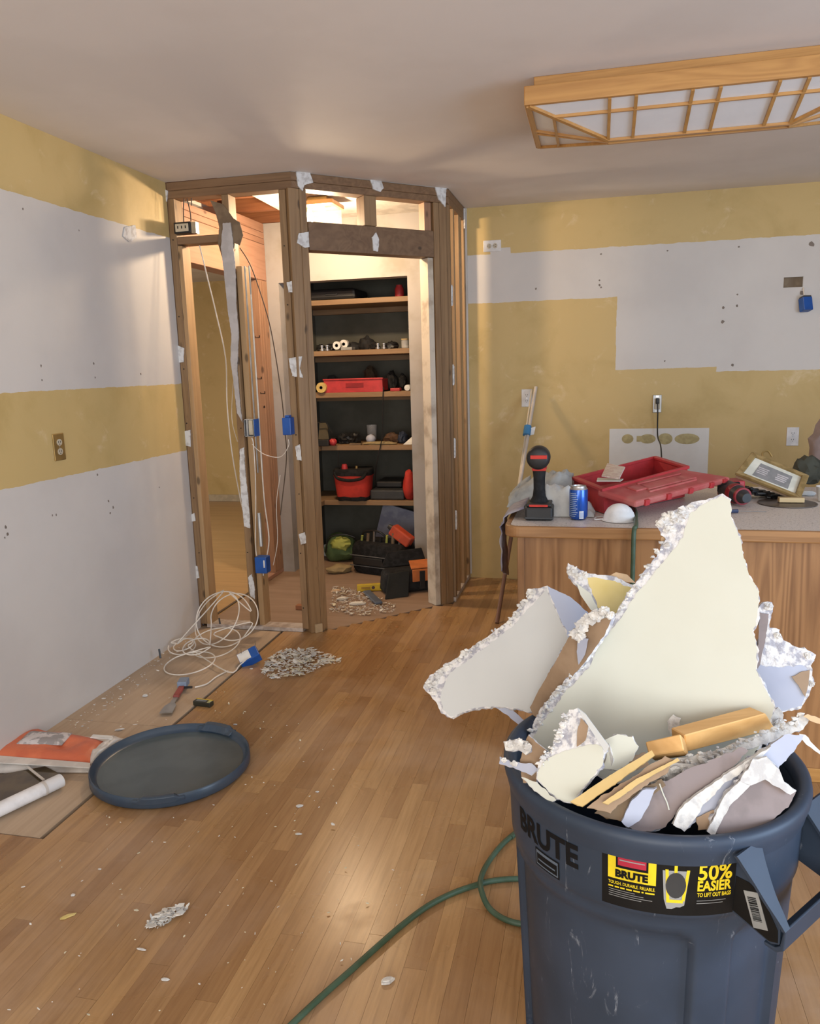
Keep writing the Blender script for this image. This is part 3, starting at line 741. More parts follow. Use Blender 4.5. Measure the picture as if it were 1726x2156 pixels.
wire('wire', [(403, 412), (403, 433)], YA + .03, .003, M_DWIRE, 'short dark wire end hanging from the plate')
wire('wire', [(540, 1170), (538, 1140), (538, 1020), (534, 940), (530, 922)], YA - .012, .003, M_CABLE, 'pale wire from open box down to low blue box, left one')
wire('wire', [(562, 1170), (566, 1130), (556, 1050), (548, 930), (540, 800), (532, 680), (528, 620)], YA + .03, .0036, M_CABLE, 'pale cable rising behind the middle stud from low blue box')
wire('wire', [(531, 935), (540, 945), (560, 958), (590, 962), (607, 940), (607, 925)], YA - .005, .002, M_CABLE, 'thin pale wire looping between the two boxes')
wire('wire', [(500, 930), (488, 880), (492, 800), (500, 770)], YA + .03, .002, M_CABLE, 'thin bent wire left of the middle stud')
wire('wire', [(575, 1190), (584, 1140), (582, 1060), (590, 1000)], YA + .06, .002, M_CABLE, 'thin wire beside the wide fir jamb')
o = MB().tube([on(550, 1150, 'y', YA - .002), on(545, 1080, 'y', YA - .002)], .010, 8).build('conduit_sleeve', M_GALV, None, True); tag(o, 'short grey metal sleeve above the low blue box', 'conduit')

# pantry ceiling lamp
LP = Vector((.63, 4.62, 2.33))
t = thing('ceiling_lamp', (LP.x, LP.y, H), 'lit square lamp with glass shade on pantry ceiling', 'lamp')
MB().box(LP + Vector((-.06, -.06, .08)), LP + Vector((.06, .06, .109))).build('canopy', M_BRASS, t, bevel=.004)
MB().box(LP + Vector((-.11, -.11, .055)), LP + Vector((.11, .11, .08))).build('frame', M_OAKX, t, bevel=.004)
g = MB()
for sx in (-1, 1):
    g.box(LP + Vector((sx * .095 - .002, -.095, -.04)), LP + Vector((sx * .095 + .002, .095, .055)))
    g.box(LP + Vector((-.095, sx * .095 - .002, -.04)), LP + Vector((.095, sx * .095 + .002, .055)))
g.build('glass_shade', M_LGLASS, t)
for s in (-1, 1): MB().lathe([(.0, -.030), (.016, -.024), (.026, -.004), (.022, .018), (.012, .036), (.011, .05)], LP + Vector((s * .042 - .02, -.02, 0)), 16).build('bulb', M_BULB, t, True)
for s in (-1, 1):
    l = bpy.data.lights.new('bulb_light', 'POINT'); l.energy = 25; l.color = (1, .74, .47); l.shadow_soft_size = .03
    lo = bpy.data.objects.new('bulb_light', l); COL.objects.link(lo); lo.location = LP + Vector((s * .042 - .02, -.02, -.055))

# ================================================================ FLUORESCENT FIXTURE
t = thing('ceiling_light', (2.56, 3.26, H), 'long oak box light with lattice over diffuser on kitchen ceiling', 'ceiling light')
FX0, FX1, FY0, FY1, FZ = 1.958, 3.165, 2.965, 3.545, 2.333
k = MB()
k.box((FX0 + .03, FY0 + .055, FZ + .055), (FX1 - .03, FY0 + .075, H - .0005)); k.box((FX0 + .03, FY1 - .075, FZ + .055), (FX1 - .03, FY1 - .055, H)); k.box((FX0 + .03, FY0 + .0752, FZ + .055), (FX0 + .05, FY1 - .0752, H)); k.box((FX1 - .05, FY0 + .0752, FZ + .055), (FX1 - .03, FY1 - .0752, H))
k.build('upper_box', M_OAKX, t, bevel=.003)
MB().box((FX0, FY0, FZ), (FX1, FY0 + .02, FZ + .062)).build('front_rail', M_OAKX, t, bevel=.003)
MB().box((FX0, FY1 - .02, FZ), (FX1, FY1, FZ + .062)).build('back_rail', M_OAKX, t, bevel=.003)
for xx in (FX0, FX1 - .02): MB().box((xx, FY0 + .02, FZ), (xx + .02, FY1 - .02, FZ + .062)).build('end_rail', M_OAKY, t, bevel=.003)
MB().box((FX0 + .02, FY0 + .02, FZ + .05), (FX1 - .02, FY1 - .02, FZ + .06)).build('inner_pan', M_WPL, t)
RZ = 2.262; ya_, yb_ = FY0 + .015, FY1 - .015; xa_, xb_ = FX0 + .015, FX1 - .015; ra, rb = FX0 + .29, FX1 - .29; yr0, yr1 = 3.235, 3.275
A, B, Cc, D = Vector((xa_, ya_, FZ)), Vector((xb_, ya_, FZ)), Vector((xb_, yb_, FZ)), Vector((xa_, yb_, FZ))
r0, r1, r2, r3 = Vector((ra, yr0, RZ)), Vector((rb, yr0, RZ)), Vector((rb, yr1, RZ)), Vector((ra, yr1, RZ))
UP = Vector((0, 0, .004))
for poly in ((A, B, r1, r0), (B, Cc, r2, r1), (Cc, D, r3, r2), (D, A, r0, r3), (r0, r1, r2, r3)):
    MB().prism([p + UP for p in poly], (0, 0, .003)).build('diffuser_pane', M_ACRY, t)
def bar(a, b, w=.0055, h=.005):
    d = (b - a).normalized(); s = d.cross(Vector((0, 0, 1))).normalized(); u = s.cross(d)
    MB().obox((a + b) / 2, d * (b - a).length / 2, s * w, u * h).build('lattice_bar', M_OAKX if abs(d.x) > abs(d.y) else M_OAKY, t)
for a, b in ((A, r0), (B, r1), (Cc, r2), (D, r3)): bar(a, b, .008)
for a, b in ((r0, r1), (r3, r2), (A, D), (B, Cc)): bar(a, b, .008)
for s in (0, .14, .43, .57, .86, 1.0):
    xs = ra + (rb - ra) * s
    f = Vector((xs, ya_, FZ)); g_ = Vector((xs, yr0, RZ)); bar(f, g_)
    bar(Vector((xs, yb_, FZ)), Vector((xs, yr1, RZ)))
for q in (.30,):
    for (e0, e1, k0, k1) in ((A, B, r0, r1), (D, Cc, r3, r2)): bar(e0.lerp(k0, q), e1.lerp(k1, q), .005)
for (e0, e1, k0, k1) in ((A, D, r0, r3), (B, Cc, r1, r2)):
    bar(e0.lerp(k0, .3), e1.lerp(k1, .3), .005)
    m0 = e0.lerp(e1, .55); bar(m0, k0.lerp(k1, .5), .004); m0 = e0.lerp(e1, .62); bar(m0, k0.lerp(k1, .6), .004)

# ================================================================ ISLAND COUNTER
CX0, CY0, CY1, CZ = 1.906, 2.70, 3.66, .89
isl = thing('island_cabinet', (3.2, 3.1, 0), 'oak island cabinet with plain veneered back panel behind the trash can', 'cabinet')
MB().box((1.957, 2.745, .0), (4.7, 3.55, CZ - .042)).build('body', M_OAKZ, isl, bevel=.002, seg=1)
MB().box((1.950, 2.736, .0), (1.975, 2.7455, CZ - .042)).build('corner_stile', M_OAKZ, isl, bevel=.002, seg=1)
MB().box((1.975, 2.738, .0), (4.7, 2.745, .05)).build('toe_strip', M_OAKX, isl, bevel=.002, seg=1)
ctp = thing('countertop', (3.2, 3.1, CZ - .04), 'dusty speckled laminate countertop with rounded oak edge', 'countertop')
pts = [(4.7, CY0 + .02), (CX0 + .055, CY0 + .02)] + [(CX0 + .02 + .035 * (1 - math.sin(a)), CY0 + .02 + .035 * (1 - math.cos(a))) for a in [k * math.pi / 12 for k in range(0, 7)]][1:] + [(CX0 + .02, CY1), (4.7, CY1)]
MB().prism([(a, b, CZ - .001) for a, b in pts], (0, 0, -.038)).build('laminate_top', M_COUNTER, ctp)
def edge_prof():
    out = [(4.7, CY0), (CX0 + .055, CY0)] + [(CX0 + .055 * (1 - math.sin(a)), CY0 + .055 * (1 - math.cos(a))) for a in [k * math.pi / 16 for k in range(1, 9)]] + [(CX0, CY1)]
    inn = [(4.7, CY0 + .0205), (CX0 + .055, CY0 + .0205)] + [(CX0 + .0205 + .0345 * (1 - math.sin(a)), CY0 + .0205 + .0345 * (1 - math.cos(a))) for a in [k * math.pi / 16 for k in range(1, 9)]] + [(CX0 + .0205, CY1)]
    return out, inn
eo, ei = edge_prof(); k = MB(); n = len(eo)
vs = [(a, b, CZ) for a, b in eo] + [(a, b, CZ) for a, b in ei] + [(a, b, CZ - .04) for a, b in eo] + [(a, b, CZ - .04) for a, b in ei]
fs = []
for i in range(n - 1): fs += [(i, i + 1, n + i + 1, n + i), (2 * n + i + 1, 2 * n + i, 3 * n + i, 3 * n + i + 1), (i, 2 * n + i, 2 * n + i + 1, i + 1), (n + i, n + i + 1, 3 * n + i + 1, 3 * n + i)]
fs += [(0, n, 3 * n, 2 * n), (n - 1, 3 * n - 1, 4 * n - 1, 2 * n - 1)]
k.add(vs, fs); k.build('oak_edge', M_OAKE, ctp, bevel=.005)

# ================================================================ TRASH CAN
TC = Vector((2.326, 1.488, 0)); RIMZ = .69
def r0(z): return .238 + (.268 - .238) * z / .66
def P_can(th, z, e=0.0): return TC + Vector(((r0(z) + e) * math.cos(th), (r0(z) + e) * math.sin(th), z))
def theta(px, z):
    best = None
    for k in range(-1720, 0, 4):
        a = math.radians(k / 10); q = P_can(a, z)
        if (q - CAM).xy.dot(Vector((math.cos(a), math.sin(a)))) > 0: continue
        d = abs(proj(q)[0] - px)
        if best is None or d < best[0]: best = (d, a)
    return best[1]
tcan = thing('trash_can', TC, 'large grey blue round trash can overfilled with broken drywall', 'trash can')
tr1 = theta(1458, .42); tr2 = theta(1536, .42); tr3 = theta(1638, .42)
PAN = [(tr1 - math.radians(96), tr1), (tr2, tr3), (tr3 + math.radians(14), tr3 + math.radians(110)), (tr3 + math.radians(126), tr1 + 2 * math.pi - math.radians(112))]
def pmask(th, z):
    best = 0
    for a, b in PAN:
        for off in (0, 2 * math.pi, -2 * math.pi):
            m = (a + b) / 2 + off; hw = (b - a) / 2 * .25; u = abs((th - m) * .25) ; hz = .215; v = abs(z - .285)
            r = .03
            qx, qy = max(u - hw + r, 0), max(v - hz + r, 0)
            d = math.hypot(qx, qy) - r + min(max(u - hw + r, v - hz + r), 0)
            t_ = min(max(-d / .008, 0), 1); best = max(best, t_ * t_ * (3 - 2 * t_))
    return best
NT = 300; zs = [0, .01, .03, .05, .06, .065, .07, .075, .08, .085, .09] + [.1 + .012 * k for k in range(35)] + [.515, .52, .53, .535, .54, .56, .6, .64, .662]
vs, fs = [], []
for z in zs:
    for k in range(NT):
        th = 2 * math.pi * k / NT - math.pi
        e = .006 * min(max((z - .528) / .012, 0), 1)
        r = r0(z) + e - .014 * pmask(th, z)
        vs.append(TC + Vector((r * math.cos(th), r * math.sin(th), z)))
for i in range(len(zs) - 1):
    for k in range(NT):
        k2 = (k + 1) % NT; fs.append((i * NT + k, i * NT + k2, (i + 1) * NT + k2, (i + 1) * NT + k))
o0 = len(vs)
inner = [(.662, .258), (.4, .238), (.05, .225)]
for z, r in inner:
    for k in range(NT):
        th = 2 * math.pi * k / NT - math.pi; vs.append(TC + Vector((r * math.cos(th), r * math.sin(th), z)))
for i in range(2):
    for k in range(NT):
        k2 = (k + 1) % NT; fs.append((o0 + i * NT + k2, o0 + i * NT + k, o0 + (i + 1) * NT + k, o0 + (i + 1) * NT + k2))
lt = (len(zs) - 1) * NT
for k in range(NT):
    k2 = (k + 1) % NT; fs.append((lt + k, lt + k2, o0 + k2, o0 + k))
fs.append(tuple(o0 + 2 * NT + k for k in range(NT)))
fs.append(tuple(reversed(range(NT))))
MB().add(vs, fs).build('body', M_CANS, tcan, True, angle=50)
rim = [(.2745, .640), (.2765, .639), (.2785, .650), (.2830, .664), (.2845, .676), (.2825, .686), (.276, .690), (.266, .688), (.260, .680), (.258, .668), (.258, .655)]
k = MB(); NS = 96
vs = [TC + Vector((r * math.cos(2 * math.pi * q / NS), r * math.sin(2 * math.pi * q / NS), z)) for (r, z) in rim for q in range(NS)]
fs = [(i * NS + q, i * NS + (q + 1) % NS, ((i + 1) % len(rim)) * NS + (q + 1) % NS, ((i + 1) % len(rim)) * NS + q) for i in range(len(rim)) for q in range(NS)]
k.add(vs, fs).build('rim', M_CANS, tcan, True, angle=60)
# handle: two gussets, flanges and a grip
t1, t2 = theta(1548, .62), theta(1690, .62)
hd_a = math.atan2(math.sin(t1) + math.sin(t2), math.cos(t1) + math.cos(t2))
hds = [hd_a, hd_a + math.pi - .45]
for hi, ha_ in enumerate(hds):
    hd = Vector((math.cos(ha_), math.sin(ha_), 0)); hl_ = Vector((-math.sin(ha_), math.cos(ha_), 0))
    s_ = .268 * math.sin(abs(t2 - t1) / 2)
    hh = MB()
    def hp(s, d, z): return TC + hl_ * s + hd * (math.sqrt(.272 ** 2 - s_ ** 2) + d) + Vector((0, 0, z))
    han = None
    for sg in (-1, 1):
        prof = [(-.012, .655), (.018, .655), (.030, .632), (.044, .604), (.066, .572), (.074, .560), (.074, .530), (.060, .524), (-.012, .545)]
        g = MB().prism([hp(sg * s_ - .004, d, z) for d, z in prof], hl_ * .008)
        # flange running down the outer edge
        fl = smoothpath([Vector((.010, 0, .668)), Vector((.020, 0, .648)), Vector((.034, 0, .624)), Vector((.050, 0, .598)), Vector((.068, 0, .574)), Vector((.079, 0, .558))], 5)
        if han is None: han = g.build('handle', M_CANS, tcan, bevel=.0015)
        else: g.build('gusset', M_CANS, han, bevel=.0015)
        f2 = MB(); vs_ = []; fs_ = []; nf_ = len(fl)
        for i, q in enumerate(fl):
            k_w = i / (nf_ - 1); w = .030 * (1 - k_w) ** 1.5 + .0075
            vs_ += [hp(sg * s_ - w, q.x, q.z), hp(sg * s_ + w, q.x, q.z), hp(sg * s_ + w, q.x + .005, q.z + .002), hp(sg * s_ - w, q.x + .005, q.z + .002)]
        for i in range(nf_ - 1):
            for k in range(4): fs_.append((4 * i + k, 4 * i + (k + 1) % 4, 4 * i + 4 + (k + 1) % 4, 4 * i + 4 + k))
        fs_ += [(0, 1, 2, 3), tuple(4 * nf_ - 4 + k for k in (3, 2, 1, 0))]
        f2.add(vs_, fs_).build('flange', M_CANS, han, True, angle=50)
        if hi == 0 and sg == -1:
            nrm = -hl_
            P0 = hp(-s_ - .0056, .034, .570)
            MB().prism([hp(-s_ - .0042, d, z) for d, z in [(-.008, .612), (.020, .612), (.040, .602), (.064, .566), (.071, .554), (.072, .533), (.058, .528), (-.008, .548)]], nrm * .0006).build('black_label', M_STK, han)
            lab = MB(); e1 = (hd * .35 + Vector((0, 0, -1))).normalized(); e2 = (hd - e1 * hd.dot(e1)).normalized()
            lab.obox(P0, e1 * .030, e2 * .0125, nrm * .0005); lb = lab.build('barcode_label', M_STG, han)
            bars = MB(); q = -.020
            rb_ = random.Random(5)
            while q < .018:
                w = rb_.choice([.0006, .001, .0016]); bars.obox(P0 + nrm * .0008 + e1 * q - e2 * .001, e1 * w / 2, e2 * .0075, nrm * .0002); q += w + rb_.choice([.0007, .0012])
            bars.build('barcode_bars', M_INK, lb)
    grip = [(.074, .528), (.079, .560), (.083, .560), (.081, .522), (.070, .513), (.050, .515), (.048, .521), (.066, .521)]
    pts = [hp(-s_ - .003, d, z) for d, z in grip]
    MB().prism(pts, hl_ * (2 * s_ + .006)).build('grip', M_CANS, han, bevel=.002)

# ---- lettering and sticker wrapped round the can
def wrap2d(V2, F, thc, zc, e, name, m, parent, step=.008, rot=0):
    bm = bmesh.new(); vv = [bm.verts.new((a, b, 0)) for a, b in V2]
    for f in F:
        try: bm.faces.new([vv[i] for i in f])
        except ValueError: pass
    u0 = min(a for a, b in V2); u1 = max(a for a, b in V2); u = u0 + step
    while u < u1:
        bmesh.ops.bisect_plane(bm, geom=bm.verts[:] + bm.edges[:] + bm.faces[:], plane_co=(u, 0, 0), plane_no=(1, 0, 0)); u += step
    bm.verts.index_update()
    VV = [P_can(thc + v.co.x / .262, zc + v.co.y, .0066 + e) for v in bm.verts]
    FF = [tuple(v.index for v in f.verts) for f in bm.faces]
    bm.free()
    return MB().add(VV, FF).build(name, m, parent)
def text2d(s, size, bold=0.0, xs=1.0, ax='CENTER'):
    c = bpy.data.curves.new('txt', 'FONT'); c.body = s; c.size = size; c.align_x = ax; c.align_y = 'CENTER'; c.offset = bold; c.resolution_u = 3
    o = bpy.data.objects.new('txt', c); COL.objects.link(o)
    dg = bpy.context.evaluated_depsgraph_get(); me = o.evaluated_get(dg).to_mesh()
    V = [(v.co.x * xs, v.co.y) for v in me.vertices]; F = [tuple(p.vertices) for p in me.polygons]
    o.evaluated_get(dg).to_mesh_clear(); bpy.data.objects.remove(o); bpy.data.curves.remove(c)
    return V, F
def rect(u0, u1, v0, v1): return [(u0, v0), (u1, v0), (u1, v1), (u0, v1)], [(0, 1, 2, 3)]
zb = .606
tb = (theta(1102, zb) + theta(1221, zb)) / 2; wbr = (theta(1221, zb) - theta(1102, zb)) * .262
V, F = text2d('BRUTE', .060, .0022); w_ = max(a for a, b in V) - min(a for a, b in V)
V = [(a * wbr / w_, b) for a, b in V]; wrap2d(V, F, tb, zb, .0004, 'lettering', M_INK, tcan)
tl = theta(1156, .56)
def shift(VF, du, dv): return [(a + du, b + dv) for a, b in VF[0]], VF[1]
wrap2d(*rect(-.030, .030, -.0175, .0175), tl, .562, .0004, 'emblem', M_INK, tcan)
wrap2d(*rect(-.027, .027, -.0145, .0145), tl, .562, .0007, 'emblem_field', M_CAN, tcan)
wrap2d(*rect(-.025, .025, -.0115, .0090), tl, .562, .0010, 'emblem_core', M_INK, tcan)
wrap2d(*rect(-.021, .021, -.004, -.001), tl, .562, .0013, 'emblem_stroke', M_CAN, tcan)
zs_ = .594
ta, tb2 = theta(1273, zs_), theta(1539, zs_); ts = (ta + tb2) / 2; SW = (tb2 - ta) * .2685; k_ = SW / 265.0      # metres per photo pixel on the label
stk = wrap2d(*rect(-SW / 2, SW / 2, -.050, .048), ts, zs_, .0004, 'sticker', M_STK, tcan)
def U(px): return (px - 1406) * k_
wrap2d(*rect(U(1286), U(1380), .002, .048), ts, zs_, .0008, 'yellow_panel', M_STY, stk)
wrap2d(*rect(U(1302), U(1365), .024, .048), ts, zs_, .0011, 'dark_panel', M_INK, stk)
wrap2d(*rect(U(1306), U(1361), .029, .048), ts, zs_, .0014, 'red_panel', M_STR, stk)
wrap2d(*rect(U(1309), U(1358), .0385, .0405), ts, zs_, .0017, 'pale_line', M_STG, stk)
def fit(VF, width):
    V, F = VF; w = max(a for a, b in V) - min(a for a, b in V); c = (max(a for a, b in V) + min(a for a, b in V)) / 2
    return [((a - c) * width / w, b) for a, b in V], F
def put(s, size, bold, pxc, pxw, dv, m, nm='print', e=.0012):
    V, F = fit(text2d(s, size, bold), pxw * k_); V = [(a + U(pxc), b + dv) for a, b in V]
    wrap2d(V, F, ts, zs_, e, nm, m, stk)
put('BRUTE', .0185, .0011, 1333, 64, .0125, M_INK, e=.0016)
put('TOUGH. DURABLE. RELIABLE.', .0085, .00015, 1333, 92, -.006, M_STY)
for a_, b_ in ((1287, 1297), (1300, 1309), (1311, 1320), (1323, 1334), (1337, 1350), (1353, 1357), (1360, 1378)): wrap2d(*rect(U(a_), U(b_), -.0150, -.0122), ts, zs_, .0012, 'print', M_STY, stk)
for i_, dv in enumerate((-.0195, -.0235, -.0275, -.0315)):
    wrap2d(*rect(U(1288), U(1340 + (i_ * 17) % 38), dv - .0005, dv + .0005), ts, zs_, .0008, 'fine_print', M_STG, stk)
for i_, dv in enumerate((-.0215, -.0265)):
    wrap2d(*rect(U(1460), U(1520 - 6 * i_), dv - .0005, dv + .0005), ts, zs_, .0008, 'fine_print', M_STG, stk)
put('50%', .040, .0009, 1495, 70, .030, M_STY); put('EASIER', .0255, .0009, 1495, 70, .0055, M_STY); put('TO LIFT OUT BAGS', .0105, .0003, 1495, 70, -.0105, M_STY)
can2d = [(U(1392), .034), (U(1444), .034), (U(1436), -.030), (U(1428), -.034), (U(1420), -.034), (U(1412), -.038), (U(1402), -.038), (U(1396), -.02)]
wrap2d(can2d, [tuple(range(8))], ts, zs_, .0008, 'picture_can', M_STG, stk)
wrap2d([(U(1397), .036), (U(1403), .036), (U(1407), -.026), (U(1401), -.026)], [(0, 1, 2, 3)], ts, zs_, .0011, 'picture_strap', M_STY, stk)
wrap2d([(U(1438), .036), (U(1444), .036), (U(1436), -.022), (U(1430), -.022)], [(0, 1, 2, 3)], ts, zs_, .0011, 'picture_strap', M_STY, stk)
wrap2d(*rect(U(1404), U(1433), -.026, -.020), ts, zs_, .0011, 'picture_strap', M_STY, stk)
wrap2d(*rect(U(1414), U(1420), .03, .048), ts, zs_, .0011, 'picture_strap', M_STY, stk)
oval = [(U(1418) + .0155 * math.cos(a), .007 + .024 * math.sin(a)) for a in [2 * math.pi * q / 20 for q in range(20)]]
wrap2d(oval, [tuple(range(20))], ts, zs_, .0014, 'picture_bag', M_DKGY, stk)

# ================================================================ DRYWALL IN THE CAN
def scrap(label, px, p0, n, front, back, th=.0125, paper=None, amp=.005, step=.010, edge=None, name='drywall_scrap', cat='drywall scrap', group=None, skip=(), parent=None, pamp=.004):
    n = Vector(n).normalized(); P = [onp(a, b, p0, n) for a, b in px]
    if n.dot(P[0] - CAM) > 0: n = -n
    R = rag(P, step, amp, skip)
    base = min(R, key=lambda v: v.z)
    t = parent or thing(name, base, label, cat, group)
    edge = edge or M_GYP
    core = MB(); m = len(R)
    ring2 = [p - n * (th * .5) + Vector((random.uniform(-1, 1), random.uniform(-1, 1), random.uniform(-1, 1))) * min(.003, th * .25) for p in R]
    ring3 = [p - n * th for p in R]
    o = core.add(R + ring2 + ring3, [])
    core.f.append(tuple(range(m))); core.m.append(1 if paper else 0)
    core.f.append(tuple(2 * m + i for i in reversed(range(m)))); core.m.append(2)
    for i in range(m):
        j = (i + 1) % m
        core.f.append((j, i, m + i, m + j)); core.f.append((m + j, m + i, 2 * m + i, 2 * m + j)); core.m += [1, 1]
    core.build('core' if not parent else name, [front, edge, back], t)
    if paper:
        Q = rag([onp(a, b, p0, n) + n * .0008 for a, b in paper], .010, pamp)
        MB().prism(Q, n * -.0006).build('paper_face', front, t)
    return t
sail_n = (-.15, -.95, .27); sail_p = on(1400, 1560, 'y', 1.53)
sail = scrap('tallest cream drywall sheet standing like a sail in the can',
      [(1378, 1105), (1398, 1082), (1450, 1062), (1520, 1040), (1537, 1050), (1540, 1088), (1562, 1140), (1566, 1175), (1580, 1215), (1598, 1245), (1596, 1300), (1588, 1330), (1596, 1370), (1592, 1410), (1612, 1445), (1632, 1490), (1610, 1560), (1540, 1640), (1300, 1650), (1120, 1590), (1110, 1550), (1138, 1492), (1162, 1462), (1222, 1398), (1243, 1352), (1290, 1300), (1320, 1250), (1385, 1165), (1402, 1135)],
      sail_p, sail_n, M_CREAM, M_KRAFT,
      paper=[(1454, 1078), (1520, 1042), (1536, 1052), (1539, 1088), (1561, 1140), (1565, 1175), (1579, 1215), (1597, 1245), (1594, 1300), (1586, 1330), (1594, 1370), (1590, 1410), (1610, 1445), (1630, 1490), (1608, 1560), (1540, 1638), (1300, 1648), (1124, 1588), (1122, 1552), (1158, 1500), (1186, 1462), (1242, 1402), (1264, 1352), (1308, 1300), (1338, 1252), (1412, 1165), (1440, 1125), (1448, 1100)])
def lump(parent, px, p0, n, r, nm='gypsum_lump', m=None, seed=0, amp=.45, sub=3):
    c = onp(px[0], px[1], p0, Vector(n).normalized())
    r = (r[0] * .72, r[1] * .5, r[2] * .72)
    return MB().blob(c, r, seed, .75, 2.6, sub).build(nm, m or M_GYPC, parent, True, angle=30)
def crumbs_along(parent, px, p0, n, k=26, r=.006, seed=1):
    rr_ = random.Random(seed); g = MB()
    P = [onp(a, b, p0, Vector(n).normalized()) for a, b in px]
    for i in range(k):
        t_ = i / k * (len(P) - 1); a = int(t_); q = P[a].lerp(P[a + 1], t_ - a)
        s = r * rr_.uniform(.25, .8)
        g.blob(q + Vector((rr_.uniform(-.007, .007), rr_.uniform(-.003, .006), rr_.uniform(-.007, .007))), (s * rr_.uniform(.7, 1.5), s * .7, s * rr_.uniform(.6, 1.1)), i + seed * 50, .8, 2, 1)
    o = g.build('gypsum_crumbs', M_GYPC, parent); o['kind'] = 'stuff'; return o
crumbs_along(sail, [(1398, 1140), (1320, 1262), (1250, 1350), (1228, 1400), (1170, 1462), (1120, 1545)], sail_p - Vector((0, .004, 0)), sail_n, 130, .0075, 2)
crumbs_along(sail, [(1384, 1102), (1410, 1090), (1440, 1075), (1450, 1070)], sail_p - Vector((0, .004, 0)), sail_n, 34, .009, 3)
for q, (a, b) in enumerate(((1400, 1098), (1425, 1095), (1410, 1115), (1438, 1085))): lump(sail, (a, b), sail_p, sail_n, (.016, .010, .012), seed=q + 3)
plate([(1392, 1130), (1410, 1120), (1408, 1148), (1396, 1190), (1390, 1185)], 'torn_backing_paper', mat('tan_backing_paper', (.62, .42, .24), .75), sail, 0, .002, .01, .002, n=-Vector(sail_n).normalized(), p0=sail_p + Vector((0, .016, 0)))

ln = Vector((-.30, -.80, .52)).normalized(); lp = on(1120, 1490, 'y', 1.66)
left = scrap('grey white drywall sheet jutting left from the can with crumbling upper edge',
      [(890, 1448), (905, 1422), (958, 1388), (1000, 1358), (1068, 1310), (1108, 1262), (1112, 1240), (1150, 1234), (1197, 1345), (1160, 1408), (1135, 1460), (1126, 1503), (1090, 1494), (1040, 1487), (985, 1496), (950, 1511), (928, 1500), (916, 1476)],
      lp, ln, M_GREYP, M_KRAFT,
      paper=[(926, 1468), (934, 1445), (948, 1416), (1010, 1372), (1080, 1318), (1122, 1272), (1150, 1240), (1196, 1345), (1159, 1408), (1134, 1460), (1125, 1501), (1090, 1493), (1040, 1486), (985, 1494), (950, 1509), (932, 1494)])
A_, B_ = onp(1150, 1234, lp, ln), onp(1197, 1345, lp, ln)
n2 = Matrix.Rotation(math.radians(34), 3, (A_ - B_).normalized()) @ ln
n3 = Matrix.Rotation(math.radians(-34), 3, (A_ - B_).normalized()) @ ln
nb = n2 if n2.x > n3.x else n3
scrap('', [(1150, 1234), (1200, 1256), (1240, 1292), (1197, 1345)], A_, nb, M_LAV, M_KRAFT, amp=.002, name='bent_corner', parent=left, skip=(3,))
crumbs_along(left, [(905, 1450), (930, 1412), (1000, 1365), (1075, 1310), (1115, 1255)], lp - Vector((0, .003, 0)), ln, 130, .008, 5)
for q, (a, b) in enumerate(((904, 1442), (914, 1458), (926, 1420), (940, 1408), (1120, 1248))): lump(left, (a, b), lp, ln, (.016, .010, .013), seed=q + 20)
MB().prism(rag([onp(a, b, lp + Vector((0, .01, 0)), ln) for a, b in ((1040, 1488), (1075, 1492), (1130, 1540), (1120, 1550), (1070, 1508))], .01, .002), ln * -.003).build('hanging_paper', M_LAV, left)

bn = (-.55, -.80, .10); bp = on(1180, 1420, 'y', 1.60)
kr = scrap('brown backed drywall strip between the grey sheet and the tall sail', [(1198, 1340), (1240, 1312), (1290, 1296), (1272, 1338), (1228, 1398), (1158, 1478), (1128, 1520), (1116, 1490), (1130, 1460), (1165, 1400)], bp, bn, M_KRAFT, M_GREYP, amp=.002)
for q, (a, b, s) in enumerate(((1212, 1334, .017), (1226, 1318, .019), (1240, 1304, .018), (1256, 1296, .018), (1272, 1288, .015), (1222, 1342, .014), (1284, 1296, .011))): lump(kr, (a, b), bp - Vector((0, .012, 0)), bn, (s, .010, s * .9), seed=40 + q)
MB().prism(rag([onp(a, b, bp - Vector((0, .014, 0)), Vector(bn).normalized()) for a, b in ((1216, 1345), (1238, 1345), (1232, 1378), (1218, 1400), (1214, 1372))], .01, .002), (0, .002, 0)).build('paper_flap', M_LAV, kr)

yn = (.12, -.88, .45); yp = on(1285, 1260, 'y', 1.72)
ye = scrap('yellow painted drywall fragment peeking behind the tall sail', [(1196, 1184), (1216, 1196), (1240, 1208), (1290, 1214), (1343, 1238), (1330, 1270), (1290, 1330), (1265, 1300), (1244, 1256), (1216, 1232), (1196, 1214)], yp, yn, M_YPAP, M_KRAFT,
      paper=[(1236, 1216), (1288, 1222), (1341, 1240), (1328, 1270), (1290, 1328), (1268, 1296), (1248, 1254)])
for q, (a, b, s) in enumerate(((1206, 1205, .016), (1218, 1216, .014), (1232, 1212, .010))): lump(ye, (a, b), yp, yn, (s, .010, s), seed=60 + q)
MB().prism([onp(a, b, yp + Vector((0, .014, 0)), Vector(yn).normalized()) for a, b in ((1280, 1214), (1296, 1205), (1320, 1210), (1338, 1228), (1300, 1222))], (0, .002, 0)).build('torn_backing_paper', mat('tan_backing_paper', (.62, .42, .24)), ye)
MB().prism([onp(a, b, yp, Vector(yn).normalized()) for a, b in ((1214, 1228), (1242, 1248), (1262, 1290), (1244, 1284), (1222, 1252))], (0, -.003, 0)).build('paper_flap', M_CREAM, ye)

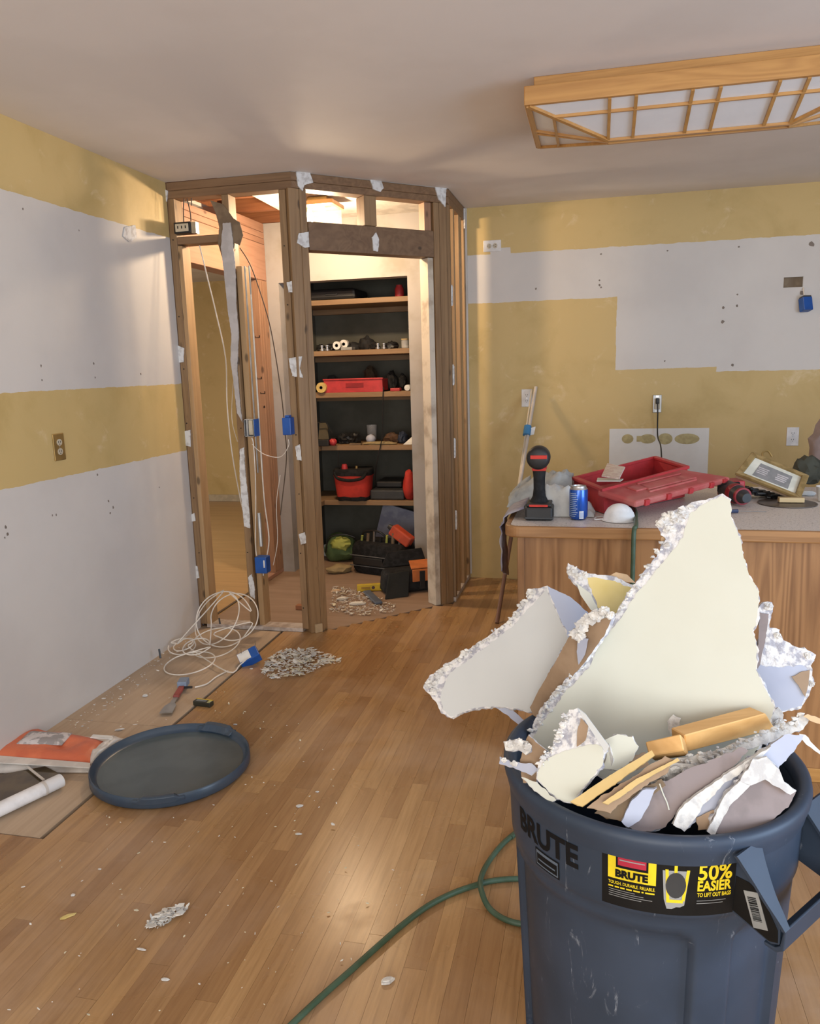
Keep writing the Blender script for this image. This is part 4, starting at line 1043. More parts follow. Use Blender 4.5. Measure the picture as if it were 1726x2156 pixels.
rn = (.10, -.95, .28); rp = on(1640, 1450, 'y', 1.66)
ri = scrap('white torn drywall fragment with lavender paper, right of the sail', [(1594, 1282), (1600, 1272), (1624, 1268), (1627, 1288), (1620, 1322), (1640, 1326), (1644, 1345), (1668, 1358), (1700, 1368), (1716, 1378), (1706, 1402), (1714, 1436), (1700, 1470), (1686, 1492), (1640, 1502), (1600, 1530), (1570, 1520), (1580, 1440), (1592, 1380), (1603, 1330)], rp, rn, M_LAV, M_KRAFTG,
      paper=[(1598, 1400), (1640, 1405), (1690, 1400), (1702, 1412), (1700, 1440), (1688, 1486), (1640, 1498), (1602, 1510), (1580, 1500), (1584, 1450)])
MB().prism(rag([onp(a, b, rp - Vector((0, .003, 0)), Vector(rn).normalized()) for a, b in ((1666, 1424), (1704, 1410), (1702, 1440), (1694, 1468), (1680, 1442))], .008, .002), (0, -.001, 0)).build('torn_backing_paper', M_KRAFT, ri)
MB().prism(rag([onp(a, b, rp - Vector((0, .003, 0)), Vector(rn).normalized()) for a, b in ((1598, 1290), (1618, 1292), (1612, 1340), (1600, 1400), (1590, 1412), (1596, 1350))], .008, .002), (0, -.001, 0)).build('torn_backing_paper', M_KRAFTG, ri)
for q, (a, b, s) in enumerate(((1618, 1278, .012), (1636, 1338, .010), (1700, 1380, .010), (1708, 1440, .008))): lump(ri, (a, b), rp, rn, (s, .008, s), seed=70 + q)

cn = (-.22, -.84, .50); cp = on(1200, 1650, 'z', .715)
fr_ = scrap('small cream drywall piece at the front left inside the can', [(1128, 1640), (1138, 1602), (1160, 1578), (1172, 1545), (1198, 1494), (1216, 1490), (1232, 1512), (1274, 1572), (1270, 1612), (1224, 1665), (1202, 1692), (1170, 1684)], cp, cn, M_CREAM, M_KRAFT,
      paper=[(1130, 1638), (1142, 1606), (1170, 1588), (1240, 1566), (1270, 1572), (1268, 1610), (1223, 1664), (1202, 1690), (1172, 1682)])
MB().prism(rag([onp(a, b, cp - Vector((0, .004, 0)), Vector(cn).normalized()) for a, b in ((1222, 1512), (1238, 1528), (1232, 1560), (1214, 1572), (1216, 1540))], .008, .002), (0, -.001, 0)).build('torn_backing_paper', M_KRAFT, fr_)
MB().prism([onp(a, b, cp - Vector((0, .006, .0)), Vector(cn).normalized()) for a, b in ((1216, 1490), (1232, 1502), (1282, 1570), (1276, 1584), (1240, 1530))], (0, -.003, 0)).build('paper_edge', M_GREYP, fr_)
crumbs_along(fr_, [(1136, 1610), (1162, 1580), (1176, 1545), (1200, 1498)], cp - Vector((0, .003, 0)), cn, 60, .006, 8)

def mini(label, px, p0, n, front, back=None, th=.006, lumps=(), name='drywall_scrap', cat='drywall scrap', edge=None, amp=.003, group=None):
    t = scrap(label, px, p0, n, front, back or M_KRAFT, th, amp=amp, step=.008, edge=edge, name=name, cat=cat, group=group)
    for q, (a, b, s) in enumerate(lumps): lump(t, (a, b), Vector(p0) - Vector((0, .006, 0)), n, (s, s * .6, s * .9), seed=int(a + b))
    return t
mini('brown paper backed drywall bit behind the small cream piece at left rim', [(1112, 1548), (1150, 1580), (1142, 1604), (1128, 1645), (1100, 1650), (1094, 1600), (1104, 1572)], on(1120, 1640, 'z', .70), (-.4, -.75, .5), M_KRAFT, M_GREYP, .010)
mini('white gypsum chunk hanging over left rim, upper one', [(1060, 1562), (1090, 1555), (1112, 1560), (1119, 1580), (1106, 1590), (1092, 1578), (1064, 1580)], on(1090, 1640, 'z', .695), (-.3, -.8, .5), M_GYPC, M_KRAFT, .012, ((1072, 1567, .010), (1092, 1563, .011), (1110, 1572, .010)))
mini('lavender white paper scrap draped on left rim below the white chunk', [(1052, 1592), (1075, 1604), (1120, 1606), (1130, 1618), (1118, 1632), (1080, 1616), (1050, 1608)], on(1090, 1640, 'z', .70), (-.3, -.75, .6), M_LAV, M_KRAFT, .004, ((1060, 1600, .007), (1082, 1608, .008)))
mini('cream paper sliver lying on left rim of the can', [(1098, 1636), (1130, 1646), (1170, 1684), (1160, 1690), (1124, 1664)], on(1130, 1660, 'z', .70), (-.1, -.6, .8), M_CREAM, M_KRAFT, .003)

def block(label, f, th, nm='lumber_offcut'):          # four front-face corners in photo order, thickness away from the camera
    n = (Vector(f[1]) - Vector(f[0])).cross(Vector(f[3]) - Vector(f[0])).normalized()
    if n.dot(Vector(f[0]) - CAM) < 0: n = -n
    o = MB().prism(f, (n + Vector((0, .0, -.35))).normalized() * th).build(nm, wood('offcut_wood', (.82, .50, .20), (.66, .36, .12), 'x', knots=True), None, bevel=.002, seg=1)
    tag(o, label, 'lumber'); return o
q0, q1 = on(1444, 1584, 'z', .735), on(1634, 1536, 'y', 1.50)
wn = (q1 - q0).cross(Vector((0, -.25, 1))).normalized()
block('longer orange lumber offcut lying in front of the tall sail', [onp(a, b, q0, wn) for a, b in ((1444, 1584), (1632, 1535), (1612, 1502), (1441, 1548))], .045)
q0b = on(1370, 1594, 'z', .735); wn2 = Vector((-.35, -.85, .35)).normalized()
block('short lumber offcut with pale sawn end left of the longer one', [onp(a, b, q0b, wn2) for a, b in ((1366, 1592), (1440, 1580), (1432, 1545), (1358, 1562))], .04)

mini('thin yellow wood lath leaning on the cream piece at the front', [(1200, 1688), (1226, 1698), (1300, 1646), (1378, 1590), (1372, 1580), (1290, 1628)], on(1215, 1700, 'z', .70), (.0, -.7, .7), mat('yellow_lath', (.62, .44, .18), .6), None, .005, name='wood_lath', cat='wood strip', edge=mat('yellow_lath', (.6, .4, .2)), amp=.001)
mini('brown cardboard strip behind the purple grey sheet', [(1235, 1700), (1300, 1655), (1400, 1592), (1420, 1600), (1400, 1630), (1330, 1672), (1285, 1712)], on(1270, 1715, 'z', .695), (.05, -.75, .65), M_KRAFT, None, .005, name='cardboard_strip', cat='cardboard', edge=M_KRAFT)
mini('dark brown paper strip low at the front of the can', [(1252, 1712), (1330, 1668), (1392, 1640), (1400, 1652), (1352, 1690), (1308, 1728)], on(1290, 1728, 'z', .68), (.05, -.75, .65), M_TORN, None, .003, name='cardboard_strip', cat='cardboard', edge=M_KRAFT)
pg = mini('purple grey backed drywall sheet lying at the front centre of the can', [(1308, 1728), (1330, 1700), (1372, 1664), (1430, 1628), (1500, 1600), (1560, 1572), (1575, 1580), (1552, 1606), (1505, 1648), (1440, 1690), (1395, 1745), (1345, 1755)], on(1370, 1740, 'z', .672), (.1, -.8, .55), M_KRAFTG, M_GREYP, .012)
MB().prism(rag([onp(a, b, on(1370, 1740, 'z', .672) - Vector((0, .006, 0)), Vector((.1, -.8, .55)).normalized()) for a, b in ((1308, 1726), (1325, 1688), (1352, 1662), (1382, 1655), (1366, 1690), (1345, 1724), (1322, 1738))], .008, .003), (0, -.006, 0)).build('torn_white_end', M_LAV, pg)
MB().tube(smoothpath([onp(a, b, on(1370, 1740, 'z', .672) - Vector((0, .01, 0)), Vector((.1, -.8, .55)).normalized()) for a, b in ((1388, 1650), (1396, 1672), (1404, 1690), (1408, 1705))], 5), .0012, 5).build('fibre', M_CREAM, pg)
st = mini('long cream drywall edge strip rising to the right rim', [(1340, 1660), (1375, 1615), (1420, 1598), (1500, 1582), (1560, 1560), (1640, 1530), (1690, 1508), (1704, 1514), (1690, 1536), (1640, 1556), (1560, 1582), (1490, 1604), (1420, 1632), (1370, 1656)], on(1420, 1640, 'z', .71), (.12, -.8, .55), M_GYPC, M_KRAFT, .010)
crumbs_along(st, [(1400, 1612), (1480, 1592), (1560, 1566), (1640, 1536), (1690, 1512)], on(1420, 1640, 'z', .71) - Vector((0, .004, 0)), (.12, -.8, .55), 60, .008, 9)
crumbs_along(st, [(1352, 1654), (1400, 1630), (1480, 1602), (1560, 1576)], on(1420, 1640, 'z', .71) - Vector((0, .004, 0)), (.12, -.8, .55), 40, .008, 10)
mini('cream crumpled gypsum strip under the short lumber offcut', [(1330, 1672), (1360, 1632), (1420, 1606), (1470, 1612), (1430, 1640), (1372, 1668)], on(1390, 1668, 'z', .70), (.1, -.8, .5), M_GYPC, M_KRAFT, .010, ((1366, 1646, .011), (1392, 1634, .012), (1420, 1622, .011), (1352, 1658, .009), (1440, 1620, .010)))
rl = mini('long lavender drywall sheet with crumbly white edge at the right', [(1418, 1732), (1432, 1702), (1452, 1680), (1510, 1640), (1560, 1606), (1620, 1568), (1660, 1546), (1692, 1548), (1676, 1578), (1650, 1604), (1590, 1648), (1530, 1690), (1478, 1724), (1444, 1745)], on(1450, 1745, 'z', .672), (.18, -.8, .52), M_LAV, M_KRAFT, .0125, ())
MB().prism(rag([onp(a, b, on(1450, 1745, 'z', .672) - Vector((0, .004, 0)), Vector((.18, -.8, .52)).normalized()) for a, b in ((1416, 1732), (1430, 1700), (1452, 1678), (1510, 1638), (1560, 1604), (1622, 1568), (1610, 1582), (1560, 1620), (1520, 1650), (1480, 1690), (1456, 1728), (1440, 1745))], .008, .003), (0, -.007, 0)).build('exposed_gypsum', M_GYPC, rl)
frr = mini('brown backed drywall piece with white torn top at right front', [(1490, 1748), (1508, 1705), (1530, 1670), (1556, 1640), (1584, 1600), (1612, 1594), (1640, 1620), (1652, 1648), (1674, 1664), (1660, 1700), (1600, 1745), (1545, 1765)], on(1560, 1750, 'z', .672), (.22, -.82, .45), M_KRAFTG, M_GREYP, .0125)
fn = Vector((.22, -.82, .45)).normalized(); fp = on(1560, 1750, 'z', .672) - Vector((0, .004, 0))
MB().prism(rag([onp(a, b, fp, fn) for a, b in ((1556, 1642), (1584, 1598), (1612, 1592), (1640, 1618), (1650, 1646), (1676, 1664), (1662, 1672), (1640, 1656), (1610, 1640), (1580, 1650))], .008, .003), (0, -.004, 0)).build('exposed_gypsum', M_GYPC, frr)
MB().prism(rag([onp(a, b, fp, fn) for a, b in ((1488, 1748), (1508, 1704), (1530, 1668), (1556, 1642), (1578, 1650), (1540, 1690), (1516, 1730), (1504, 1756))], .008, .003), (0, -.004, 0)).build('gypsum_edge', M_GYPC, frr)
mini('crumpled cream gypsum shard leaning at the middle of the can', [(1272, 1560), (1300, 1545), (1330, 1552), (1345, 1572), (1330, 1600), (1300, 1622), (1268, 1618), (1278, 1590)], on(1300, 1620, 'z', .73), (-.1, -.85, .4), M_CREAM, M_KRAFT, .008)
mini('narrow cream gypsum flake standing left of the crumpled shard', [(1266, 1572), (1280, 1566), (1292, 1600), (1284, 1622), (1266, 1618)], on(1280, 1622, 'z', .725), (-.5, -.8, .3), M_GYPC, M_KRAFT, .006)
mini('tan torn paper flap under the short lumber offcut', [(1330, 1592), (1358, 1584), (1366, 1610), (1340, 1622), (1322, 1612)], on(1340, 1622, 'z', .72), (.1, -.85, .45), M_KRAFT, None, .003, edge=M_KRAFT)
mini('cream torn layer between the cardboard strip and purple grey sheet', [(1372, 1642), (1420, 1618), (1480, 1600), (1500, 1606), (1460, 1632), (1400, 1660), (1374, 1664)], on(1390, 1664, 'z', .695), (.1, -.78, .6), M_GYPC, M_KRAFT, .008)
mini('short brown paper curl at the very front of the can', [(1258, 1708), (1290, 1692), (1316, 1690), (1330, 1700), (1300, 1722), (1276, 1724)], on(1290, 1724, 'z', .672), (.0, -.7, .7), mat('tan_backing_paper', (.62, .42, .24)), None, .003, edge=M_KRAFT)
mini('yellow splinter of lath lying on the cardboard strip', [(1268, 1690), (1280, 1694), (1360, 1640), (1430, 1600), (1426, 1596), (1340, 1640)], on(1275, 1696, 'z', .712), (.05, -.7, .7), mat('yellow_lath', (.62, .44, .18), .6), None, .004, name='wood_lath', cat='wood strip', edge=mat('yellow_lath', (.6, .4, .2)), amp=.001)
mini('small tan paper scrap between the two right sheets at front', [(1466, 1722), (1500, 1705), (1520, 1708), (1500, 1745), (1470, 1748)], on(1490, 1748, 'z', .672), (.1, -.8, .5), M_KRAFT, None, .003, edge=M_KRAFT)
mini('tan paper tear sticking out beyond the right rim', [(1690, 1508), (1700, 1504), (1760, 1522), (1758, 1534), (1712, 1520)], on(1700, 1512, 'y', 1.45), (.1, -.9, .3), mat('tan_backing_paper', (.62, .42, .24)), None, .002, name='paper_scrap', cat='paper')
mini('thin white paper curl drooping over the right rim', [(1682, 1545), (1694, 1548), (1712, 1568), (1734, 1588), (1730, 1592), (1706, 1576), (1690, 1560)], on(1700, 1560, 'y', 1.44), (.1, -.9, .3), M_GYPC, None, .002, name='paper_scrap', cat='paper')
mini('small torn cream chip standing against the foot of the sail', [(1408, 1512), (1416, 1506), (1432, 1512), (1430, 1530), (1412, 1545), (1406, 1535)], on(1420, 1540, 'y', 1.505), (-.1, -.9, .3), M_GYPC, None, .004)
mini('rough gypsum ledge between the sail and the orange lumber', [(1560, 1520), (1640, 1488), (1650, 1505), (1640, 1540), (1612, 1540)], on(1640, 1530, 'y', 1.535), (.0, -.9, .4), M_GYPC, None, .008, ((1640, 1520, .011), (1632, 1535, .009)))

# ================================================================ HOSE
hz = .009
hp_ = [on(1330, 1062, 'z', CZ + .009), on(1337, 1076, 'z', CZ + .009), on(1338, 1090, 'z', CZ + .009), Vector((2.352, 2.700, CZ + .009)), Vector((2.345, 2.682, CZ - .01)), Vector((2.344, 2.678, .75)), Vector((2.343, 2.676, .45)), Vector((2.335, 2.66, .15)), Vector((2.25, 2.62, .03)), Vector((2.12, 2.50, hz)), Vector((1.98, 2.22, hz)), on(1100, 1742, 'z', hz), on(1060, 1775, 'z', hz), on(1028, 1815, 'z', hz), on(1012, 1850, 'z', .02), on(1014, 1878, 'z', .022), on(1030, 1912, 'z', hz), on(1062, 1935, 'z', hz), on(1105, 1946, 'z', hz), on(1170, 1945, 'z', hz), Vector((2.06, 1.80, hz)), on(1165, 1870, 'z', hz), on(1130, 1853, 'z', hz), on(1092, 1850, 'z', hz), on(1040, 1854, 'z', hz), on(1000, 1864, 'z', hz), on(950, 1882, 'z', hz), on(900, 1908, 'z', hz), on(850, 1945, 'z', hz), on(800, 1988, 'z', hz), on(740, 2042, 'z', hz), on(680, 2095, 'z', hz), on(615, 2156, 'z', hz), on(560, 2210, 'z', hz)]
o = MB().tube(smoothpath(hp_, 8), .0078, 10).build('garden_hose', M_HOSE, None, True); tag(o, 'dark green hose draped from counter and looping across the floor', 'hose')

# ================================================================ THINGS ON THE FLOOR
# can lid lying upside down
LC = Vector((.693, 2.432, 0))
t = thing('can_lid', LC, 'round grey blue can lid lying upturned on the floor', 'lid')
prof = [(.0, .006), (.10, .006), (.105, .010), (.110, .006), (.205, .006), (.212, .014), (.222, .016), (.262, .018), (.274, .030), (.279, .044), (.283, .047), (.287, .043), (.288, .012), (.280, .004), (.0, .002)]
MB().lathe(prof, LC, 72).build('lid_body', M_LID, t, True, angle=50)
MB().lathe([(0, .0066), (.099, .0066), (.1025, .0100), (.106, .0066), (.2060, .0068), (.2095, .0160), (.222, .0170), (.2615, .0190), (.2615, .0180)], LC, 72).build('lid_floor', M_LIDF, t, True, angle=50)
for r_ in (.1025, .2085): MB().lathe([(r_ - .0016, .0075), (r_ - .0012, .0108), (r_ + .0012, .0108), (r_ + .0016, .0075)] if r_ < .2 else [(r_ - .002, .0065), (r_ - .002, .0078), (r_ + .0005, .0085), (r_ + .0005, .0065)], LC, 72).build('moulded_shade_ring', M_LID, t)  # darker rings put the shade of the moulded steps into the colour
lf, lb_ = on(330, 1700, 'z', .03), on(430, 1545, 'z', .05)
for q in ((lf - LC), (lb_ - LC)):
    a = math.atan2(q.y, q.x); g = MB()
    e1 = Vector((math.cos(a), math.sin(a), 0)); e2 = Vector((-math.sin(a), math.cos(a), 0))
    cc = [(.258, .026), (.294, .026), (.297, .050), (.290, .054), (.272, .050)]
    arc = []
    for (r, z) in cc: arc.append([LC + Vector((r * math.cos(a + b_), r * math.sin(a + b_), z if abs(b_) < .24 else max(z - .010, .028))) for b_ in [-.30 + .06 * k for k in range(11)]])
    n_ = 11; vs = [v for row in arc for v in row]; fs = [(i * n_ + k, i * n_ + k + 1, ((i + 1) % 5) * n_ + k + 1, ((i + 1) % 5) * n_ + k) for i in range(5) for k in range(n_ - 1)]
    fs += [tuple(i * n_ for i in range(5)), tuple(i * n_ + n_ - 1 for i in reversed(range(5)))]
    g.add(vs, fs).build('latch_lug', M_LID, t, bevel=.002)
for px, py in ((770, 640),):
    for k, s in enumerate((.036, .028, .03)):
        c = LC + Vector((-.02 + .03 * k, -.01 + .006 * k, .0086)); MB().obox(c, (s * .22, .012, 0), (-.008, s * .4, 0), (0, 0, .0022)).build('moulded_mark', M_LIDF, t)

# orange bag stack
def pillow(corners, h, z0, nx=14, ny=10, seed=1, amp=.4):
    c = [Vector(p) for p in corners]; top = []; 
    for j in range(ny + 1):
        for i in range(nx + 1):
            u, v = i / nx, j / ny
            p = c[0].lerp(c[1], u).lerp(c[3].lerp(c[2], u), v)
            e = (min(u, 1 - u) * 2, min(v, 1 - v) * 2); f = min(1, (e[0] * 3.2)) ** .5 * min(1, (e[1] * 3.2)) ** .5
            wv = 1 + amp * mnoise.noise(Vector((u * 5, v * 4, seed)))
            top.append(Vector((p.x, p.y, z0 + .003 + h * f * wv)))
    bot = [Vector((p.x, p.y, z0)) for p in top]; N = (nx + 1) * (ny + 1); fs = []
    for j in range(ny):
        for i in range(nx):
            a = j * (nx + 1) + i; fs.append((a, a + 1, a + nx + 2, a + nx + 1)); fs.append((N + a, N + a + nx + 1, N + a + nx + 2, N + a + 1))
    border = [i for i in range(nx + 1)] + [j * (nx + 1) + nx for j in range(1, ny + 1)] + [ny * (nx + 1) + i for i in range(nx - 1, -1, -1)] + [j * (nx + 1) for j in range(ny - 1, 0, -1)]
    for k in range(len(border)):
        a, b = border[k], border[(k + 1) % len(border)]; fs.append((a, N + a, N + b, b))
    return MB().add(top + bot, fs)
oc = [on(-60, 1625, 'z', .01), on(205, 1622, 'z', .01), on(262, 1556, 'z', .01), on(60, 1536, 'z', .01)]
t = thing('orange_bag', (oc[0] + oc[1] + oc[2] + oc[3]) / 4, 'flat orange plastic bag with white edges by left wall', 'bag')
t.location.z = 0; WORLD[t.name] = Vector(t.location)
pillow(oc, .018, .002, seed=2).build('lower_layer', mat('white_film', (.70, .66, .62), .4, bmp=.3, bscale=20), t, True)
oc2 = [on(-60, 1592, 'z', .03), on(190, 1606, 'z', .03), on(232, 1560, 'z', .03), on(70, 1534, 'z', .03)]
pillow([Vector((p.x, p.y, 0)) for p in oc2], .026, .020, seed=5, amp=.5).build('upper_layer', M_ORBAG, t, True)
wp = [on(a, b, 'z', .034) for a, b in ((190, 1606), (262, 1552), (240, 1548), (188, 1588))]
pillow([Vector((p.x, p.y, 0)) for p in wp], .02, .024, 8, 8, 9, .5).build('white_side', mat('white_film', (.7, .66, .62)), t, True)
MB().prism([on(a, b, 'z', .030) for a, b in ((-60, 1604), (190, 1618), (190, 1608), (-60, 1588))], (0, 0, .004)).build('white_hem', mat('white_film', (.7, .66, .62)), t)
pp = [on(a, b, 'z', .052) for a, b in ((35, 1565), (130, 1568), (152, 1543), (62, 1540))]
o = pillow([Vector((p.x, p.y, 0)) for p in pp], .010, .049, 12, 8, 4, .6).build('film_packet', M_PKG, None, True); tag(o, 'crinkled clear film packet lying on the orange bag', 'packet')
pp = [on(a, b, 'z', .050) for a, b in ((190, 1552), (240, 1556), (236, 1549), (196, 1546))]
o = MB().prism([Vector((p.x, p.y, .046)) for p in pp], (0, 0, .004)).build('paper_tag', M_STW, None); tag(o, 'small white paper tag on right end of the orange bag', 'paper')

# dark sheet bundle with white roll
tc = [on(a, b, 'z', .025) for a, b in ((-60, 1700), (-8, 1700), (133, 1630), (96, 1612), (-60, 1640))]
t = thing('dark_brown_sheets', Vector((sum((p.x for p in tc)) / 5, sum((p.y for p in tc)) / 5, 0)), 'glossy dark brown sheets lying behind the white roll at left', 'sheets')
MB().prism([Vector((p.x, p.y, .001)) for p in tc], (0, 0, .006)).build('lower_sheet', M_TILE, t)
MB().prism([Vector((p.x, p.y, .009)) + Vector((-.01, .008, 0)) for p in tc], (0, 0, .008)).build('upper_sheet', M_TILE, t)
ra_, rb2 = on(-2, 1722, 'z', .012), on(137, 1655, 'z', .012)
t = thing('paper_roll', (ra_ + rb2) / 2 - Vector((0, 0, .012)), 'white flattened roll in front of the dark brown sheets', 'roll')
d = (rb2 - ra_).normalized(); sd = Vector((-d.y, d.x, 0)); pr_ = [(.0 + .026 * math.cos(a), .026 + .024 * math.sin(a)) for a in [2 * math.pi * q / 20 for q in range(20)]]
MB().prism([ra_ - d * .08 + sd * (.022 + a) + Vector((0, 0, b - .010)) for a, b in pr_], d * ((rb2 - ra_).length + .08)).build('roll', M_PAPER, t, True, angle=30)
mid = ra_.lerp(rb2, .70)
MB().prism([mid + sd * (.022 + a * 1.04) + Vector((0, 0, (b - .026) * 1.06 + .016)) for a, b in pr_], d * .010).build('tie_band', mat('pale_band', (.62, .58, .54)), t, True, angle=30)
tp = [on(a, b, 'z', .024) for a, b in ((50, 1612), (56, 1611), (95, 1642), (90, 1644))]
MB().prism(tp, (0, 0, .003)).build('tie_tail', mat('pale_band', (.62, .58, .54)), t)

# cable coil
rc = random.Random(11)
C1, C2 = on(430, 1385, 'z', 0), on(470, 1345, 'z', 0)
t = thing('cable_coil', (C1 + C2) / 2, 'loose tangle of white electrical cable by left wall corner', 'cable')
P = []
loops = []
specs = [((.10, 3.58), .07, .03, .3), ((.11, 3.58), .055, .04, .3), ((.24, 3.70), .15, .15, .9), ((.29, 3.72), .15, .14, 1.1), ((.31, 3.73), .13, .15, 1.0), ((.22, 3.56), .07, .05, .3), ((.26, 3.40), .125, .02, .12), ((.28, 3.60), .13, .05, .3)]
for (cx, cy), r, z, tl_ in specs:
    cx += rc.uniform(-.02, .02); cy += rc.uniform(-.02, .02); az = rc.uniform(-.5, .5); ph = rc.uniform(0, 6.28)
    for q in range(16):
        a = ph + 2 * math.pi * q / 16
        ux = r * math.cos(a); uy = r * math.sin(a)
        x_ = ux * math.cos(az) - uy * math.cos(tl_) * math.sin(az); y_ = ux * math.sin(az) + uy * math.cos(tl_) * math.cos(az); zz = max(z + uy * math.sin(tl_), .006)
        P.append(Vector((max(cx + x_, .012), min(cy + y_, YA - .02), zz)))
P.append(on(480, 1415, 'z', .02)); P.append(on(505, 1400, 'z', .03)); P.append(on(522, 1385, 'z', .05))
MB().tube(smoothpath(P, 4), .0034, 6).build('cable', M_CABLE, t, True)
MB().tube(smoothpath([on(480, 1412, 'z', .006), on(455, 1425, 'z', .006), on(435, 1440, 'z', .006), on(410, 1447, 'z', .006)], 5), .0034, 6).build('cable_tail', M_CABLE, t, True)
for a, b in (((334, 1372), (338, 1386)), ((420, 1318), (428, 1316)), ((460, 1312), (464, 1318))):
    p = on(*b, 'z', .03 if a[0] < 400 else .01); MB().tube([p, p + Vector((-.01, .01, .045))], .005, 6).build('cable_end', M_DKGY, t)
# blue box on the floor
bc = on(525, 1384, 'z', .035)
t = thing('loose_outlet_box', bc - Vector((0, 0, .035)), 'loose blue outlet box lying on floor at end of the cable', 'outlet box')
Rb = Matrix.Rotation(.55, 3, 'Z') @ Matrix.Rotation(-.38, 3, 'Y') @ Matrix.Rotation(.5, 3, 'X')
MB().obox(bc, Rb @ Vector((.052, 0, 0)), Rb @ Vector((0, .034, 0)), Rb @ Vector((0, 0, .026))).build('box_shell', M_BLUE, t, bevel=.004)
MB().obox(bc + Rb @ Vector((-.02, 0, .0275)), Rb @ Vector((.030, 0, 0)), Rb @ Vector((0, .028, 0)), Rb @ Vector((0, 0, .001))).build('box_face', M_STW, t)
for s in (-.03, .048):
    q = bc + Rb @ Vector((s, .02, .02)); MB().tube([q, q + Vector((0, 0, .035))], .0018, 5).build('nail', M_TORN, t)

# heap of paint chips by the doorway: too many flakes to count
def flakes(name, outline, n, smin, smax, mats, label, seed, z=0.0015, parent=None):
    rf = random.Random(seed); P2 = [on(a, b, 'z', 0) for a, b in outline]; g = MB()
    def inside(x, y):
        c = False; j = len(P2) - 1
        for i in range(len(P2)):
            if (P2[i].y > y) != (P2[j].y > y) and x < (P2[j].x - P2[i].x) * (y - P2[i].y) / (P2[j].y - P2[i].y) + P2[i].x: c = not c
            j = i
        return c
    x0, x1 = min(p.x for p in P2), max(p.x for p in P2); y0, y1 = min(p.y for p in P2), max(p.y for p in P2); k = 0; tries = 0
    cx, cy = (x0 + x1) / 2, (y0 + y1) / 2
    while k < n and tries < n * 30:
        tries += 1
        x, y = rf.uniform(x0, x1), rf.uniform(y0, y1)
        if not inside(x, y) or math.hypot(x - .693, y - 2.432) < .33 or (x < .62 and y < 2.62 and y > 1.95): continue
        s = rf.uniform(smin, smax) * (1 if rf.random() < .75 else 2.0); a = rf.uniform(0, 6.28); tl_ = rf.uniform(-.35, .35)
        e1 = Vector((math.cos(a), math.sin(a), tl_)) * s; e2 = Vector((-math.sin(a), math.cos(a), rf.uniform(-.3, .3))) * s * rf.uniform(.14, .6)
        hz_ = z + .0025 + s * .35 + rf.random() * .010 * max(0, 1 - (abs(x - cx) / (x1 - x0) + abs(y - cy) / (y1 - y0)) * 1.6)
        poly = [Vector((x, y, hz_)) + e1 * math.cos(b) * rf.uniform(.7, 1.2) + e2 * math.sin(b) * rf.uniform(.7, 1.2) for b in (0, 1.1, 2.3, 3.4, 4.6)]
        for p in poly: p.z = max(p.z, z)
        g.prism(poly, (0, 0, .0016), rf.randrange(len(mats))); k += 1
    o = g.build(name, mats, parent); o['kind'] = 'stuff'
    if label: o['label'] = label; o['category'] = 'debris'
    return o
M_FLK = [mat('flake_white', (.74, .72, .67), .8), mat('flake_grey', (.52, .53, .53), .8), mat('flake_cream', (.68, .63, .47), .8), mat('flake_tan', (.52, .41, .28), .8)]
flakes('paint_chips', [(550, 1420), (572, 1432), (640, 1424), (680, 1405), (725, 1395), (690, 1380), (650, 1368), (590, 1372), (560, 1395)], 760, .003, .013, M_FLK[:3] + [M_FLK[0], M_FLK[0]], 'heap of pale paint chips on floor before the stud wall', 21)
flakes('plaster_rubble', [(700, 1238), (694, 1292), (760, 1298), (832, 1290), (838, 1276), (806, 1264), (780, 1258), (740, 1240)], 560, .003, .010, M_FLK[:3] + [M_FLK[0], M_FLK[0], M_FLK[3]], 'pale plaster rubble spread inside the pantry doorway', 22)
flakes('plaster_crumbs', [(305, 1955), (330, 1960), (375, 1938), (397, 1915), (375, 1912), (345, 1922), (318, 1938)], 170, .003, .009, M_FLK[:2], 'scatter of white plaster crumbs on the near floor boards', 23)
flakes('loose_specks', [(150, 1480), (40, 1900), (0, 2150), (600, 2150), (900, 1900), (740, 1600), (560, 1480), (420, 1440), (300, 1430)], 150, .0012, .0045, [M_FLK[0], M_FLK[2]], 'tiny pale specks scattered over the whole floor', 24)
flakes('wall_foot_dust', [(130, 1536), (400, 1335), (420, 1345), (330, 1420), (160, 1545)], 110, .0015, .005, [M_FLK[0], M_FLK[1]], 'crumbs of plaster along the foot of left wall', 25)
def chip(px, w, h, ang, m, label, th=.006, seed=0):
    c = on(px[0], px[1], 'z', 0); rf = random.Random(seed + int(px[0])); e1 = Vector((math.cos(ang), math.sin(ang), 0)); e2 = Vector((-e1.y, e1.x, 0))
    pts = [c + Vector((0, 0, .001)) + e1 * w * math.cos(a) * rf.uniform(.75, 1.15) + e2 * h * math.sin(a) * rf.uniform(.75, 1.15) for a in [2 * math.pi * q / 9 for q in range(9)]]
    g = MB(); g.prism(pts, (0, 0, th * .6), 0); g.prism([p + (c - p) * .25 + Vector((0, 0, th * .6)) for p in pts], (0, 0, th * .4), 0)
    o = g.build('drywall_chip', m, None); tag(o, label, 'chip'); return o
chip((815, 2069), .018, .009, .6, M_GYPC, 'single white gypsum chip near the green hose', .010)
chip((143, 1930), .020, .008, .8, M_YPAP, 'yellow paint chip on the near left floor boards', .003)
chip((154, 1886), .007, .005, .2, M_GYPC, 'small white chip beyond the yellow paint chip', .004)
chip((210, 1831), .006, .003, .1, M_GYPC, 'tiny white chip left of the lid on bare boards', .003)
chip((298, 2000), .016, .003, .0, M_GYPC, 'thin white sliver nearer than the plaster crumbs', .003)
chip((348, 2064), .010, .005, .2, M_GYPC, 'small crumbly chip closest to the frame bottom', .004)
